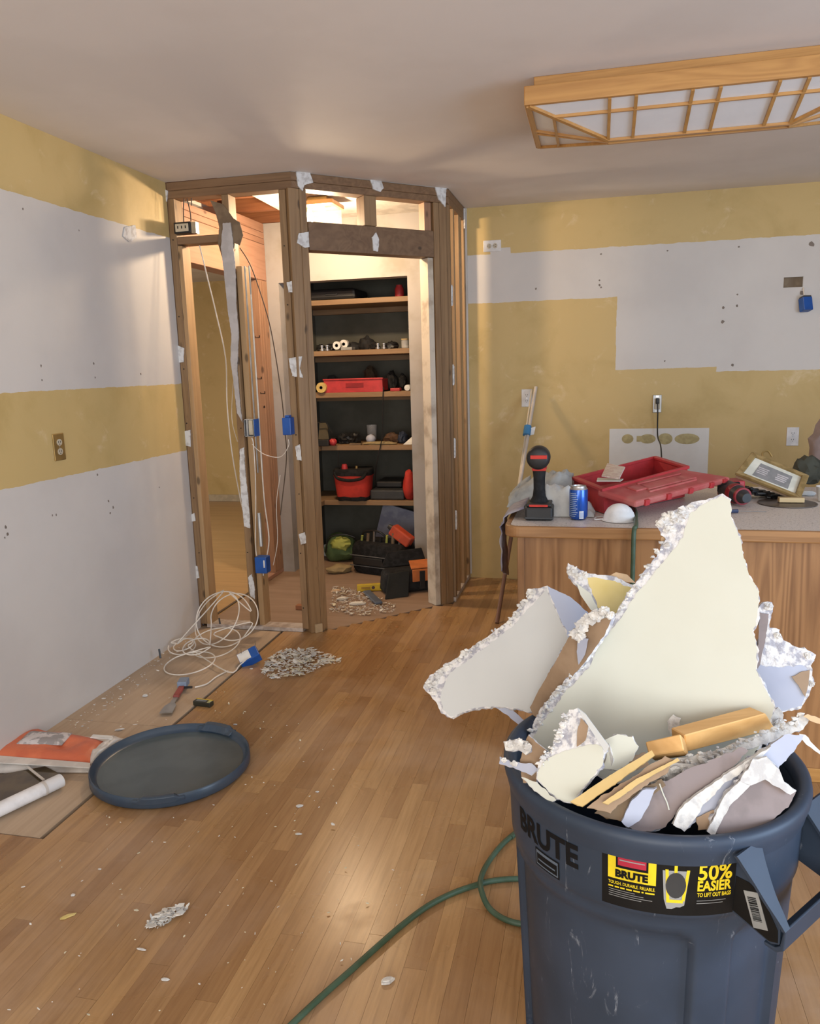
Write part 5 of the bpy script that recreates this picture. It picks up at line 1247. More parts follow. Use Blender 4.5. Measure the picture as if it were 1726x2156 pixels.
chip((630, 1698), .012, .008, .5, M_GYPC, 'small white plaster chip right of the lid', .004)
chip((628, 1757), .011, .005, .2, M_GYPC, 'pale flake on boards below the lid, right side', .003)
chip((252, 1537), .018, .006, .5, M_GYPC, 'white shard between the wall and the round lid', .005)
chip((306, 1466), .012, .009, .5, M_GYPC, 'white torn chip on plywood beyond the round lid', .008)
chip((495, 1526), .009, .004, .1, M_GYPC, 'pale flake just right of the far rim of the lid', .003)
chip((529, 1409), .008, .005, .2, M_GYPC, 'white chip below the loose blue box', .004)
chip((668, 1668), .007, .004, .2, M_GYPC, 'faint white flake far right of the lid', .003)
o = MB().box(on(622, 1284, 'z', 0) + Vector((0, 0, 0)), on(622, 1284, 'z', 0) + Vector((.045, .04, .028))).build('wood_block', M_JOIST, None, bevel=.003); tag(o, 'small reddish wood block on subfloor behind the sole plate', 'wood block')

# pry bar
a, b = on(350, 1502, 'z', .01), on(400, 1420, 'z', .02)
t = thing('pry_bar', (a + b) / 2 - Vector((0, 0, .015)), 'flat pry bar with red handle lying on plywood', 'pry bar')
d = (b - a).normalized(); sd = Vector((-d.y, d.x, 0)); sd.normalize()
MB().prism([a + sd * .030, a - sd * .026, a + d * .07 - sd * .024, a + d * .10 - sd * .010, a + d * .16 - sd * .010, a + d * .16 + sd * .010, a + d * .10 + sd * .010, a + d * .07 + sd * .026], (0, 0, .004)).build('blade', M_STEEL, t)
hole = on(365, 1484, 'z', .0145); MB().lathe([(.006, 0), (.006, .0008)], hole, 12).build('nail_slot', M_DARK, t)
MB().obox(a + d * .21 + Vector((0, 0, .004)), d * .055, sd * .013, (0, 0, .007)).build('handle', mat('dull_red_paint', (.30, .06, .05), .6), t, bevel=.003)
MB().obox(a + d * .29 + Vector((0, 0, .012)), d * .030, sd * .022, (0, 0, .016)).build('head', mat('blue_grey_grip', (.22, .28, .38), .5), t, bevel=.004)
MB().obox(a + d * .255 - sd * .03 + Vector((0, 0, .004)), -sd * .02, d * .005, (0, 0, .004)).build('claw', M_BLACK, t)
# black and yellow packet
c = on(428, 1480, 'z', .012)
t = thing('blade_packet', c - Vector((0, 0, .012)), 'black and yellow printed packet on the plywood seam', 'packet')
e1 = (on(455, 1482, 'z', .012) - on(402, 1475, 'z', .012)).normalized(); e2 = Vector((-e1.y, e1.x, 0))
MB().obox(c, e1 * .044, e2 * .016, (0, 0, .011)).build('pack', mat('packet_black', (.03, .03, .02), .4), t, bevel=.003)
MB().obox(c + Vector((0, 0, .0115)) + e2 * .0125, e1 * .042, e2 * .003, (0, 0, .0006)).build('yellow_border', M_YELP, t)
MB().obox(c + Vector((0, 0, .0115)) + e1 * .034 - e2 * .003, e1 * .006, e2 * .011, (0, 0, .0006)).build('yellow_border', mat('pale_lime', (.5, .48, .2)), t)
for k in range(3): MB().obox(c + Vector((0, 0, .0115)) - e1 * .008 + e2 * (.006 - .006 * k), e1 * .024, e2 * .0010, (0, 0, .0005)).build('print_line', M_STG, t)

# ================================================================ THINGS BY AND ON THE COUNTER
bt, bb_ = on(1128, 815, 'y', 5.20), on(1046, 1312, 'z', 0.002)
t = thing('taped_poles', bb_, 'pale poles bound with blue tape leaning beside the counter', 'pole')
def lerp(a, b, k): return a.lerp(b, k)
MB().tube([lerp(bb_, bt, .52), bt], .011, 10).build('upper_pole', M_POLE, t, True)
MB().tube([bb_, lerp(bb_, bt, .53)], .012, 10).build('lower_pole', M_POLED, t, True)
off = Vector((-.026, -.012, 0))
MB().tube([lerp(bb_, bt, .48) + off * .2, bt + off - Vector((0, 0, .02))], .006, 8).build('thin_rod', M_IVORY, t, True)
tp1 = lerp(bb_, bt, .815); tp0 = lerp(bb_, bt, .775)
MB().tube([tp0 + off * .35, tp1 + off * .35], .024, 12).build('tape_band', M_BTAPE, t, True, angle=50)
MB().prism([tp1 + Vector((-.03, -.02, -.02)), tp1 + Vector((.04, -.02, .0)), tp1 + Vector((.03, -.02, -.05)), tp1 + Vector((-.03, -.02, -.06))], (0, .002, 0)).build('paper_flag', M_STW, t)

# impact driver
dc = on(1135, 1094, 'z', CZ) + Vector((0, .03, 0))
t = thing('impact_driver', dc, 'black and red cordless driver standing on its battery', 'power tool')
MB().box(dc + Vector((-.050, -.058, .001)), dc + Vector((.050, .05, .050))).build('battery', M_BLACK, t, bevel=.008)
MB().box(dc + Vector((-.0505, -.059, .006)), dc + Vector((.0505, .051, .014))).build('battery_seam', M_DKGY, t, bevel=.002)
MB().box(dc + Vector((-.046, -.052, .050)), dc + Vector((.044, .045, .062))).build('foot', M_BLACK, t, bevel=.004)
MB().box(dc + Vector((-.034, -.0605, .052)), dc + Vector((.032, -.050, .059))).build('red_band', M_REDB, t, bevel=.001)
MB().lathe([(.036, 0), (.030, .010), (.024, .022), (.0205, .05), (.021, .09), (.024, .115), (.026, .128)], dc + Vector((-.002, 0, .060)), 20).build('grip', M_BLK2, t, True)
MB().box(dc + Vector((-.026, -.034, .178)), dc + Vector((.024, .03, .190))).build('red_collar', M_REDB, t, bevel=.003)
hc = dc + Vector((-.003, -.062, .226))
MB().lathe([(0, 0), (.028, .001), (.038, .008), (.042, .022), (.042, .06), (.036, .09), (.026, .12), (.020, .15), (.009, .152), (.009, .18), (0, .18)], hc, 28, (0, 1, 0)).build('motor_housing', M_BLACK, t, True)
MB().box(hc + Vector((-.026, -.0035, -.001)), hc + Vector((.032, .004, .012))).build('red_stripe', M_REDB, t, bevel=.001)
MB().tube([dc + Vector((-.002, .03, .165)), dc + Vector((-.002, .035, .15))], .008, 8).build('trigger', M_REDB, t, True)

# soda can
sc_ = on(1217, 1096, 'z', CZ) + Vector((0, .031, 0))
t = thing('soda_can', sc_, 'blue aluminium drink can standing beside the driver', 'can')
MB().lathe([(.022, .001), (.026, .002), (.0315, .010), (.033, .014), (.033, .104), (.0318, .110)], sc_, 40).build('body', mat('blue_can_metal', (.012, .09, .46), .25, metal=.5, coat=.4), t, True)
MB().lathe([(.0318, .110), (.0265, .119), (.0265, .122), (.025, .122), (.024, .118), (0, .118)], sc_, 40).build('lid', M_STEEL, t, True)
def canpatch(a0, a1, z0, z1, e, nm, m):
    n_ = 8; V = []
    for z in (z0, z1):
        for k in range(n_ + 1):
            a = math.radians(a0 + (a1 - a0) * k / n_); V.append(sc_ + Vector(((.033 + e) * math.cos(a), (.033 + e) * math.sin(a), z)))
    return MB().add(V, [(k, k + 1, n_ + 2 + k, n_ + 1 + k) for k in range(n_)]).build(nm, m, t)
canpatch(-84, -56, .006, .034, .0004, 'barcode_field', M_STW)
bf = canpatch(-81, -59, .010, .030, .0007, 'barcode', mat('pale_blue_print', (.45, .52, .68), .4))
M_SIL = mat('silver_print', (.42, .50, .62), .35, metal=.3)
for k in range(13): canpatch(-150, -108 + (k * 23) % 16, .014 + .0068 * k, .0165 + .0068 * k, .0004, 'print_line', M_SIL)

# dust mask
mc = on(1304, 1100, 'z', CZ) + Vector((0, .045, .001))
t = thing('dust_mask', mc, 'white cup dust mask lying dome up near counter edge', 'mask')
MB().lathe([(.056, 0), (.055, .010), (.050, .026), (.040, .042), (.026, .053), (.010, .058), (0, .0585)], mc, 32).build('cup', M_DUST, t, True)
MB().lathe([(.062, .0), (.062, .002), (.054, .004), (.054, .0)], mc, 32).build('rim', M_DUST, t)
MB().tube(smoothpath([mc + Vector((-.055, -.01, .004)), mc + Vector((-.085, -.02, .004)), mc + Vector((-.075, .03, .004)), mc + Vector((-.045, .04, .004))], 6), .002, 6).build('strap', M_STW, t, True)

# cloths
def heap(name, px0, px1, y0, y1, hgt, m, label, cat, seed, prof, amp=.012, nx=26, ny=14, group=None):
    xa = on(px0, 1060, 'y', (y0 + y1) / 2).x; xb = on(px1, 1060, 'y', (y0 + y1) / 2).x
    T = []
    for j in range(ny + 1):
        for i in range(nx + 1):
            u, v = i / nx, j / ny
            k = prof(u) * (math.sin(math.pi * min(max(v, 0), 1)) ** .45)
            w = mnoise.noise(Vector((u * 6, v * 4, seed))) * amp + mnoise.noise(Vector((u * 14, v * 9, seed + 4))) * amp * .45
            edge = min(1, min(u, 1 - u, v, 1 - v) * 8)
            T.append(Vector((xa + (xb - xa) * u + w * .5, y0 + (y1 - y0) * v + w * .5, CZ + .003 + max(0, hgt * k + w * edge))))
    N = len(T); B_2 = [Vector((p.x, p.y, CZ + .001)) for p in T]; F = []
    for j in range(ny):
        for i in range(nx):
            a = j * (nx + 1) + i; F += [(a, a + 1, a + nx + 2, a + nx + 1), (N + a, N + a + nx + 1, N + a + nx + 2, N + a + 1)]
    bd = list(range(nx + 1)) + [j * (nx + 1) + nx for j in range(1, ny + 1)] + [ny * (nx + 1) + i for i in range(nx - 1, -1, -1)] + [j * (nx + 1) for j in range(ny - 1, 0, -1)]
    for k in range(len(bd)): a, b = bd[k], bd[(k + 1) % len(bd)]; F.append((a, N + a, N + b, b))
    o = MB().add(T + B_2, F).build(name, m, None, True, angle=70); tag(o, label, cat, group); return o
heap('folded_rag', 1074, 1205, 3.07, 3.34, .125, M_GCLOTH, 'rumpled grey rag heaped behind the cordless driver', 'rag', 3, lambda u: .25 + .75 * math.sin(min(u * 1.15, 1) * math.pi / 2) ** .7 * (1 if u < .9 else .9), .030)
heap('folded_towel', 1150, 1250, 2.89, 3.03, .108, M_LCLOTH, 'pale folded towel lying between the can and red case', 'towel', 8, lambda u: (1 - u ** 2.2) * .9 + .12, .020)
# cloth over the left counter end
V = []; nx, ny = 10, 26
for j in range(ny + 1):
    for i in range(nx + 1):
        u = i / nx; s = j / ny * .50
        y_ = 2.84 + u * .24
        if s < .07: x_, z_ = 1.965 - s, CZ + .008 + .03 * (.07 - s) / .07 + .012 * abs(mnoise.noise(Vector((u * 5, s * 12, 1))))
        elif s < .11: x_, z_ = 1.890, CZ + .006 - (s - .07)
        else: x_, z_ = 1.884 - .022 * abs(mnoise.noise(Vector((u * 4, s * 6, 2)))), CZ - .034 - (s - .11) * (.42 + .2 * u)
        V.append(Vector((x_, y_ + (.02 * math.sin(s * 9 + u * 3)) - (0.10 * s * (u - .5)), z_)))
F = [(j * (nx + 1) + i, j * (nx + 1) + i + 1, (j + 1) * (nx + 1) + i + 1, (j + 1) * (nx + 1) + i) for j in range(ny) for i in range(nx)]
o = MB().add(V, F).build('hanging_cloth', M_PCLOTH, None, True, angle=80); m_ = o.modifiers.new('thick', 'SOLIDIFY'); m_.thickness = .004; m_.offset = 1
tag(o, 'purple grey cloth hanging over left end of the counter', 'cloth')

# red tool case: tray and opened lid
PL, PB = on(1203, 1004, 'z', 1.0), on(1380, 964, 'y', 3.60); PB.z = 1.035; PL.z = 1.0
PR = on(1452, 985, 'y', 3.36); PF = PL + (PR - PB); 
zt = 1.015
def lv(p, z): return Vector((p.x, p.y, z))
t = thing('tool_case', lv((PL + PR) / 2, CZ), 'open dusty red plastic tool case with its lid toward the viewer', 'tool case')
k = MB(); q4 = [PL, PB, PR, PF]; cen = sum((Vector((p.x, p.y, 0)) for p in q4), Vector()) / 4
def ins(p, f): return Vector((cen.x + (p.x - cen.x) * f, cen.y + (p.y - cen.y) * f, 0))
zz_ = [PL.z, PB.z, 1.02, .99]
for i in range(4):
    j = (i + 1) % 4
    k.prism([lv(ins(q4[i], 1), zz_[i]), lv(ins(q4[j], 1), zz_[j]), lv(ins(q4[j], .90), zz_[j]), lv(ins(q4[i], .90), zz_[i])], (0, 0, -.012))
    k.add([lv(ins(q4[i], .97), zz_[i]), lv(ins(q4[j], .97), zz_[j]), lv(ins(q4[j], .93), CZ + .002), lv(ins(q4[i], .93), CZ + .002), lv(ins(q4[i], .93), zz_[i]), lv(ins(q4[j], .93), zz_[j]), lv(ins(q4[j], .89), CZ + .002), lv(ins(q4[i], .89), CZ + .002)],
          [(0, 1, 2, 3), (7, 6, 5, 4), (0, 4, 5, 1), (1, 5, 6, 2), (2, 6, 7, 3), (3, 7, 4, 0)])
k.prism([lv(ins(p, .92), CZ + .002) for p in q4], (0, 0, .01))
k.build('tray', M_RED, t, bevel=.002)
MB().prism([lv(ins(p, .72), .955) for p in q4], (0, 0, -.06)).build('inner_tray', M_REDD, t, bevel=.01)
L4 = [on(1340, 1056, 'z', .955), on(1538, 1004, 'z', .985), on(1432, 978, 'z', 1.03), on(1258, 1030, 'z', .985)]
ln_ = (L4[1] - L4[0]).cross(L4[3] - L4[0]).normalized(); ln_ = ln_ if ln_.z > 0 else -ln_
L4 = [p - ln_ * ln_.dot(p - L4[0]) for p in L4]
lid = MB().prism(L4, ln_ * -.026).build('case_lid', M_REDD, t, bevel=.008)
lc = sum(L4, Vector()) / 4; ex = (L4[1] - L4[0]).normalized(); ey = ln_.cross(ex)
wL, hL = (L4[1] - L4[0]).length, (L4[3] - L4[0]).length
for (a, b, w, h) in ((.0, .0, .40, .30), (-.24, .06, .12, .28), (.22, -.02, .16, .30), (.02, -.24, .50, .05), (.05, .24, .46, .05)):
    MB().obox(lc + ex * a * wL + ey * b * hL + ln_ * .002, ex * w * wL / 2, ey * h * hL / 2, ln_ * .004).build('moulded_rib', M_REDD, lid, bevel=.003)
for a in (.10, .32, .55, .78, .93):
    MB().obox(L4[0].lerp(L4[1], a) - ln_ * .013 - ey * .002, ex * .012, ey * .006, ln_ * .011).build('latch_tab', M_RED, lid, bevel=.002)
pk = [on(a, b, 'z', 1.04) for a, b in ((1278, 978), (1316, 986), (1304, 1010), (1266, 1004))]
o = MB().prism(pk, (0, 0, .006)).build('clear_packet', mat('pinkish_packet', (.56, .42, .40), .3, (.70, .62, .58), 50, .45, .55), None, bevel=.002); tag(o, 'small clear packet resting on the red case rim', 'packet')
pk = [on(a, b, 'z', 1.0) for a, b in ((1258, 1008), (1312, 1010), (1306, 1014), (1256, 1014))]
o = MB().prism(pk, (0, 0, .004)).build('paper_slip', M_CREAM, None); tag(o, 'cream paper slip under the clear packet', 'paper')

# second drill lying beyond the case
c = on(1556, 1042, 'z', .930)
t = thing('cordless_drill', lv(c, CZ), 'red and black cordless drill lying between case and frame', 'power tool')
ax_ = Vector((.30, -.95, -.05)).normalized()
MB().lathe([(0, 0), (.018, .0), (.022, .02), (.030, .035), (.032, .06), (.036, .07), (.038, .10), (.038, .16), (.030, .18), (0, .182)][::1], c + ax_ * .06, 22, -ax_).build('motor_housing', M_DKGY, t, True)
MB().lathe([(.0385, .0), (.0395, .004), (.0395, .026), (.0385, .03)], c - ax_ * .012, 22, -ax_).build('red_ring', mat('dark_red', (.25, .012, .018), .5), t, True)
MB().lathe([(.0335, .0), (.034, .004), (.034, .010), (.0335, .012)], c + ax_ * .030, 22, -ax_).build('steel_ring', mat('dark_red', (.25, .012, .018), .5), t, True)
MB().obox(c - ax_ * .09 + Vector((.02, .06, .0)), Vector((.04, .012, 0)), Vector((-.008, .045, 0)), (0, 0, .034)).build('battery', M_RED, t, bevel=.006)
MB().obox(c - ax_ * .08 + Vector((.0, .02, .012)), Vector((.03, .03, 0)), Vector((-.016, .02, 0)), (0, 0, .02)).build('grip', M_BLK2, t, bevel=.006)
c = on(1546, 1076, 'z', CZ + .008)
t = thing('driver_bit', lv(c, CZ), 'small dark blue driver bit lying on the counter beside the sail', 'tool bit')
MB().tube([c + Vector((-.02, -.005, 0)), c + Vector((.012, .0, 0))], .007, 8).build('bit_body', mat('dark_blue_metal', (.03, .05, .12), .4), t, True)
MB().tube([c + Vector((.012, 0, 0)), c + Vector((.11, .01, -.003))], .002, 6).build('shank', M_STEEL, t, True)

# framed picture
K = [on(1546, 1000, 'y', 3.30), on(1683, 1054, 'y', 3.26), on(1699, 1008, 'y', 3.37), on(1580, 956, 'y', 3.41)]
nf = (K[1] - K[0]).cross(K[3] - K[0]).normalized(); nf = nf if nf.y < 0 else -nf
K = [p - nf * nf.dot(p - K[0]) for p in K]
t = thing('picture_frame', min(K, key=lambda p: p.z), 'gold framed grey print tilted on the pile at right', 'picture')
ce = sum(K, Vector()) / 4
def kin(f, g=None):
    g = g or f; ex_ = (K[1] - K[0]); ey_ = (K[3] - K[0])
    return [ce + (p - ce) * f for p in K]
for i in range(4):
    j = (i + 1) % 4; I = kin(.80)
    MB().prism([K[i], K[j], I[j], I[i]], nf * .016).build('frame_rail', M_GOLD, t, bevel=.003)
MB().prism(kin(.82), nf * .004).build('mount', M_MATB, t)
MB().prism([p + nf * .004 for p in kin(.55)], nf * .001).build('print', M_PRINT, t)
for s in (-.17, .12):
    q = ce + (K[1] - K[0]) * s + nf * .0055
    pr2 = MB()
    for r_ in range(4): pr2.obox(q + (K[3] - K[0]) * (.11 - .07 * r_), (K[1] - K[0]) * (.085 - .012 * (r_ % 2)), (K[3] - K[0]) * .018, nf * .0004)
    pr2.build('print_motif', mat('motif_pale', (.52, .47, .46), .6), t)
MB().prism([p - nf * .012 for p in kin(.95)], nf * .012).build('backing', M_KRAFT, t)
ho = K[3].lerp(K[2], .22)
MB().tube(smoothpath([ho, ho + Vector((.0, .01, .025)), ho + Vector((.02, .015, .03)), ho + Vector((.035, .01, .008))], 5), .004, 6).build('hanger', M_BRASS, t, True)
# pile of dark cords below the frame
P = [on(1545 + 26 * math.sin(q * 1.7) + q * 3.2, 1025 + q * .75, 'y', 3.36 + .05 * math.sin(q * 2.3)) for q in range(36)]
P = [Vector((p.x, p.y, max(p.z, CZ + .006))) for p in P]
o = MB().tube(smoothpath(P, 4), .006, 6).build('cord_bundle', M_BLACK, None, True); tag(o, 'tangle of black cord beneath the tilted picture frame', 'cord')
c = on(1657, 1060, 'z', CZ); o = MB().lathe([(.010, .001), (.105, .001), (.105, .003), (.010, .003)], c, 48).build('saw_blade', mat('dark_steel', (.16, .13, .11), .4, metal=.6), None); tag(o, 'round dark saw blade lying flat before the frame', 'saw blade')
c = on(1665, 1052, 'z', CZ + .014); o = MB().obox(c, (.045, 0, 0), (0, .016, 0), (0, 0, .009)).build('wood_scrap', wood('pale_scrap', (.60, .46, .25), (.5, .36, .18), 'x', knots=False), None, bevel=.002); tag(o, 'pale wood strip propping the lower frame corner', 'wood strip')
c = on(1712, 1028, 'z', CZ); o = MB().blob(c + Vector((.0, .12, .06)), (.060, .05, .068), 5, .35, 3, 3, flat=CZ + .001).build('work_glove', mat('olive_black_cloth', (.05, .05, .035), .85, bmp=.3), None, True); tag(o, 'dark crumpled glove right of the picture frame', 'glove')
c = on(1722, 1010, 'z', CZ); o = MB().blob(c + Vector((.10, .25, .12)), (.085, .06, .14), 9, .25, 3, 3, flat=CZ + .001).build('brown_sack', mat('mauve_sack', (.26, .20, .19), .8, bmp=.3), None, True); tag(o, 'mauve brown sack behind the dark glove at right edge', 'sack')
c = on(1722, 1056, 'z', CZ) + Vector((.03, .01, 0))
t = thing('plastic_cup', c, 'white plastic cup at the right edge of the counter', 'cup')
MB().lathe([(.028, .001), (.030, .004), (.036, .055), (.038, .058), (.034, .055), (.028, .006), (0, .006)], c, 28).build('cup_body', M_WPL, t, True)
c = on(1700, 1044, 'z', CZ); o = MB().blob(c + Vector((0, .01, .008)), (.035, .02, .012), 3, .3, 3, 2, flat=CZ + .001).build('white_rag', M_LCLOTH, None, True); tag(o, 'small white rag beside the cup at right edge', 'rag')

# ================================================================ CLOSET SHELVES AND CONTENTS
shv = thing('closet_shelving', (.7, 5.7, .4), 'built in wooden shelves inside the dark closet', 'shelving')
SZ = [1.935, 1.582, 1.285, .905, .500]
for i, z in enumerate(SZ):
    MB().box((.106, 5.45, z - .036), (1.348, 5.898, z)).build('shelf_board', M_SHELF, shv, bevel=.002, seg=1)
    if i >= 2: MB().box((.106, 5.37, z - .036), (.27 if i > 2 else .20, 5.449, z)).build('return_board', M_SHELF, shv, bevel=.002, seg=1)
    MB().box((.106, 5.85, z - .075), (1.348, 5.898, z - .037)).build('cleat', M_SHELF, shv)
def X(px, py=800, y=5.53): return on(px, py, 'y', y).x
def item(name, mb, m, label, cat, smooth=False, bevel=0, group=None):
    o = mb.build(name, m, None, smooth, bevel) if not isinstance(m, tuple) else mb.build(name, m[0], None, smooth, bevel)
    return tag(o, label, cat, group)
# top shelf
z = SZ[0] + .001
t = thing('black_case', (.55, 5.55, z), 'long black case lying on the topmost closet shelf', 'case')
MB().box((X(655, 600), 5.47, z), (X(752, 600), 5.80, z + .075)).build('case_body', M_BLACK, t, bevel=.02)
MB().box((X(690, 600), 5.462, z + .03), (X(715, 600), 5.47, z + .042)).build('case_handle', M_DKGY, t, bevel=.003)
item('red_jar', MB().lathe([(.03, 0), (.032, .01), (.032, .06), (.022, .075), (.022, .085), (0, .085)], (X(838, 600), 5.56, z), 20), M_RED, 'dark red jar at right end of topmost closet shelf', 'jar', True)
# second shelf
z = SZ[1] + .001
def roll(px, zc, y, R_, r_, m, label, core=None, ax=(0, 1, 0)):
    c = Vector((X(px, 720, y), y, zc)); t = thing('tape_roll', c - Vector((0, 0, R_)), label, 'tape')
    MB().lathe([(r_, 0), (R_, 0), (R_, .045), (r_, .045), (r_, 0)], c, 28, ax).build('tape_body', m, t, True, angle=40)
    MB().lathe([(r_ * .75, -.001), (r_, -.001), (r_, .046), (r_ * .75, .046), (r_ * .75, -.001)], c, 24, ax).build('cardboard_core', core or M_KRAFT, t)
roll(708, z + .036, 5.50, .029, .012, M_WPL, 'white tape roll standing on second closet shelf, left one of two', M_DKGY)
roll(723, z + .046, 5.56, .031, .012, M_WPL, 'white tape roll raised behind its left neighbour on second shelf', M_DKGY)
item('tool_pouch', MB().blob((X(768, 720), 5.58, z + .03), (.06, .05, .065), 1, .3, 2, 3, flat=z), M_BLK2, 'dark pouch at middle of second closet shelf', 'pouch', True)
item('black_tool', MB().blob((X(735, 720), 5.62, z + .02), (.07, .05, .04), 2, .4, 3, 3, flat=z), M_BLK2, 'black lump behind the tape rolls on second shelf', 'tool', True)
for q, (px, w, lab) in enumerate(((672, .030, 'black tool at far left of second closet shelf'), (692, .034, 'dark tool beside the chrome fittings on second shelf'), (785, .04, 'black tool right of the pouch on second shelf'), (822, .05, 'black tool heap near the jar on second shelf'))):
    item('black_tool', MB().blob((X(px, 725), 5.56, z + .018), (w, .05, .034), q + 5, .4, 3, 3, flat=z), M_BLACK, lab, 'tool', True)
for q, (px, lab) in enumerate(((677, 'chrome fitting farthest left on the second closet shelf'), (688, 'chrome fitting nearest the tape rolls on their left'), (795, 'bright chrome fitting right of the pouch, left one'), (808, 'bright chrome fitting right of the pouch, right one'))):
    item('chrome_fitting', MB().lathe([(.010, 0), (.018, .002), (.018, .012), (.010, .014), (.010, .03), (.015, .032), (.015, .04), (0, .042)], (X(px, 720, 5.49), 5.49, z), 16), M_STEEL, lab, 'fitting', True)
item('flat_box', MB().box((X(722, 725), 5.475, z), (X(745, 725), 5.56, z + .022)), M_STG, 'grey flat box on second shelf before the rolls', 'box', False, .003)
t = thing('glass_jar', (X(852, 710), 5.5, z), 'small clear jar at right end of second shelf', 'jar')
MB().lathe([(.022, 0), (.026, .004), (.026, .05), (.024, .056)], (X(852, 710, 5.5), 5.5, z), 20).build('jar_glass', M_CGLASS, t, True)
MB().lathe([(.027, .056), (.027, .066), (0, .066)], (X(852, 710, 5.5), 5.5, z), 20).build('jar_lid', M_TAN, t, True)
item('hanging_bag', MB().blob((X(852, 660), 5.75, z + .19), (.03, .04, .10), 7, .3, 2, 3), M_BLK2, 'dark bag hanging at right wall above second shelf', 'bag', True)
MB().tube([(X(852, 660), 5.75, z + .28), (X(852, 660), 5.80, SZ[0] - .04)], .003, 5).build('bag_loop', M_BLACK, bpy.data.objects['hanging_bag'])
# third shelf
z = SZ[2] + .001
t = thing('red_tray', (X(742), 5.6, z), 'long red tray filled with tools on third closet shelf', 'tray')
xa, xb = X(683, 815, 5.47), X(806, 815, 5.47); k = MB()
k.box((xa, 5.46, z), (xb, 5.47, z + .088)); k.box((xa, 5.74, z), (xb, 5.75, z + .088)); k.box((xa, 5.47, z), (xa + .01, 5.74, z + .088)); k.box((xb - .01, 5.47, z), (xb, 5.74, z + .088)); k.box((xa, 5.47, z), (xb, 5.74, z + .008))
k.build('tray_shell', M_RED, t)
MB().box((xa - .005, 5.452, z + .088), (xb + .005, 5.475, z + .098)).build('tray_lip', M_RED, t, bevel=.002)
MB().box((X(728, 815, 5.46), 5.456, z + .035), (X(765, 815, 5.46), 5.4605, z + .065)).build('tray_recess', mat('dark_red', (.25, .012, .018), .5), t)
roll(671, z + .038, 5.43, .037, .012, M_TAPE, 'yellow tape roll standing at left of the red tray', M_DKGY)
for q, (px, w, h, lab) in enumerate(((776, .045, .070, 'brown pouch standing behind the red tray'), (824, .042, .080, 'large dark tool bag right of the red tray'), (848, .028, .06, 'black tool with hose at right of third shelf'))):
    item('tool_bag', MB().blob((X(px, 790, 5.66), 5.66 + .05 * (q == 0), z + (.11 if q == 0 else .06)), (w, .05, h), q + 11, .35, 3, 3, flat=z), (mat('dark_brown_cloth', (.05, .035, .02), .85) if q == 0 else M_BLK2), lab, 'bag', True)
item('grey_tool', MB().blob((X(700, 790, 5.85), 5.84, z + .06), (.05, .03, .06), 15, .3, 3, 3, flat=z), M_DKGY, 'grey shape at back left of third closet shelf', 'tool', True)
item('red_knife', MB().box((X(822, 822, 5.47), 5.46, z), (X(842, 822, 5.47), 5.52, z + .022)), M_RED, 'small red tool lying right of the red tray', 'tool', False, .004)
item('white_roll', MB().lathe([(.0, 0), (.020, .0), (.022, .004), (.022, .05), (0, .05)], (X(857, 818, 5.46), 5.46, z + .022), 20, (0, 1, 0)), M_STW, 'white round end of a roll at right of third shelf', 'roll', True)
item('black_cable', MB().tube(smoothpath([(X(806, 800, 5.445), 5.452, z + .03), (X(806, 830, 5.44), 5.442, z - .02), (X(806, 870, 5.44), 5.44, 1.15), (X(805, 920, 5.44), 5.442, .98), (X(800, 940, 5.43), 5.44, .90), (X(792, 980, 5.43), 5.43, .76), (X(784, 1010, 5.43), 5.50, .64)], 6), .004, 6), M_BLACK, 'black cord dangling past the fourth shelf', 'cord', True)
# fourth shelf
z = SZ[3] + .001
t = thing('tote_frame', (X(680), 5.5, z), 'dark open tool tote with bent handle at left of fourth shelf', 'tote')
MB().box((X(669, 930, 5.42), 5.39, z), (X(694, 930, 5.42), 5.62, z + .045)).build('tote_base', M_BLACK, t, bevel=.004)
MB().prism([(X(668, 900, 5.45), 5.46, z + .045), (X(690, 900, 5.45), 5.46, z + .045), (X(684, 900, 5.45), 5.5, z + .16), (X(668, 900, 5.45), 5.5, z + .16)], (0, .008, 0)).build('tote_panel', mat('dark_olive', (.07, .055, .03), .8), t)
MB().tube([(X(668, 890, 5.45), 5.45, z + .165), (X(686, 890, 5.45), 5.45, z + .17), (X(698, 900, 5.45), 5.45, z + .09)], .005, 6).build('tote_handle', M_BLACK, t)
item('red_clamp', MB().blob((X(701, 935, 5.42), 5.43, z + .025), (.028, .03, .03), 3, .4, 3, 2, flat=z), M_RED, 'red clamp beside the dark tote on fourth shelf', 'clamp', True)
for q, (px, w, h, m_, lab) in enumerate(((725, .055, .045, M_BLK2, 'black tool heap left of middle on fourth shelf'), (745, .05, .05, M_BLACK, 'black tool heap nearer the pale lump on fourth shelf'), (825, .06, .045, mat('brown_leather', (.10, .05, .025), .7), 'brown leather pouch right of middle on fourth shelf'), (848, .035, .05, mat('navy_cloth', (.02, .03, .06), .8), 'navy pouch toward the right on fourth shelf'))):
    item('tool_pouch', MB().blob((X(px, 920, 5.6), 5.6, z + .03), (w, .06, h), q + 31, .4, 3, 3, flat=z), m_, lab, 'pouch', True)
item('white_ball', MB().blob((X(780, 917, 5.55), 5.55, z + .035), (.036, .036, .034), 1, .08, 2, 3, flat=z), M_LAV, 'pale round lump at middle of fourth shelf', 'lump', True)
t = thing('glass_tumbler', (X(782, 890, 5.8), 5.8, z), 'clear tumbler standing at back of fourth shelf', 'tumbler')
MB().lathe([(.036, .002), (.040, .12), (.038, .12), (.034, .006), (0, .006)], (X(782, 890, 5.8), 5.8, z), 24).build('tumbler_glass', M_CGLASS, t, True)
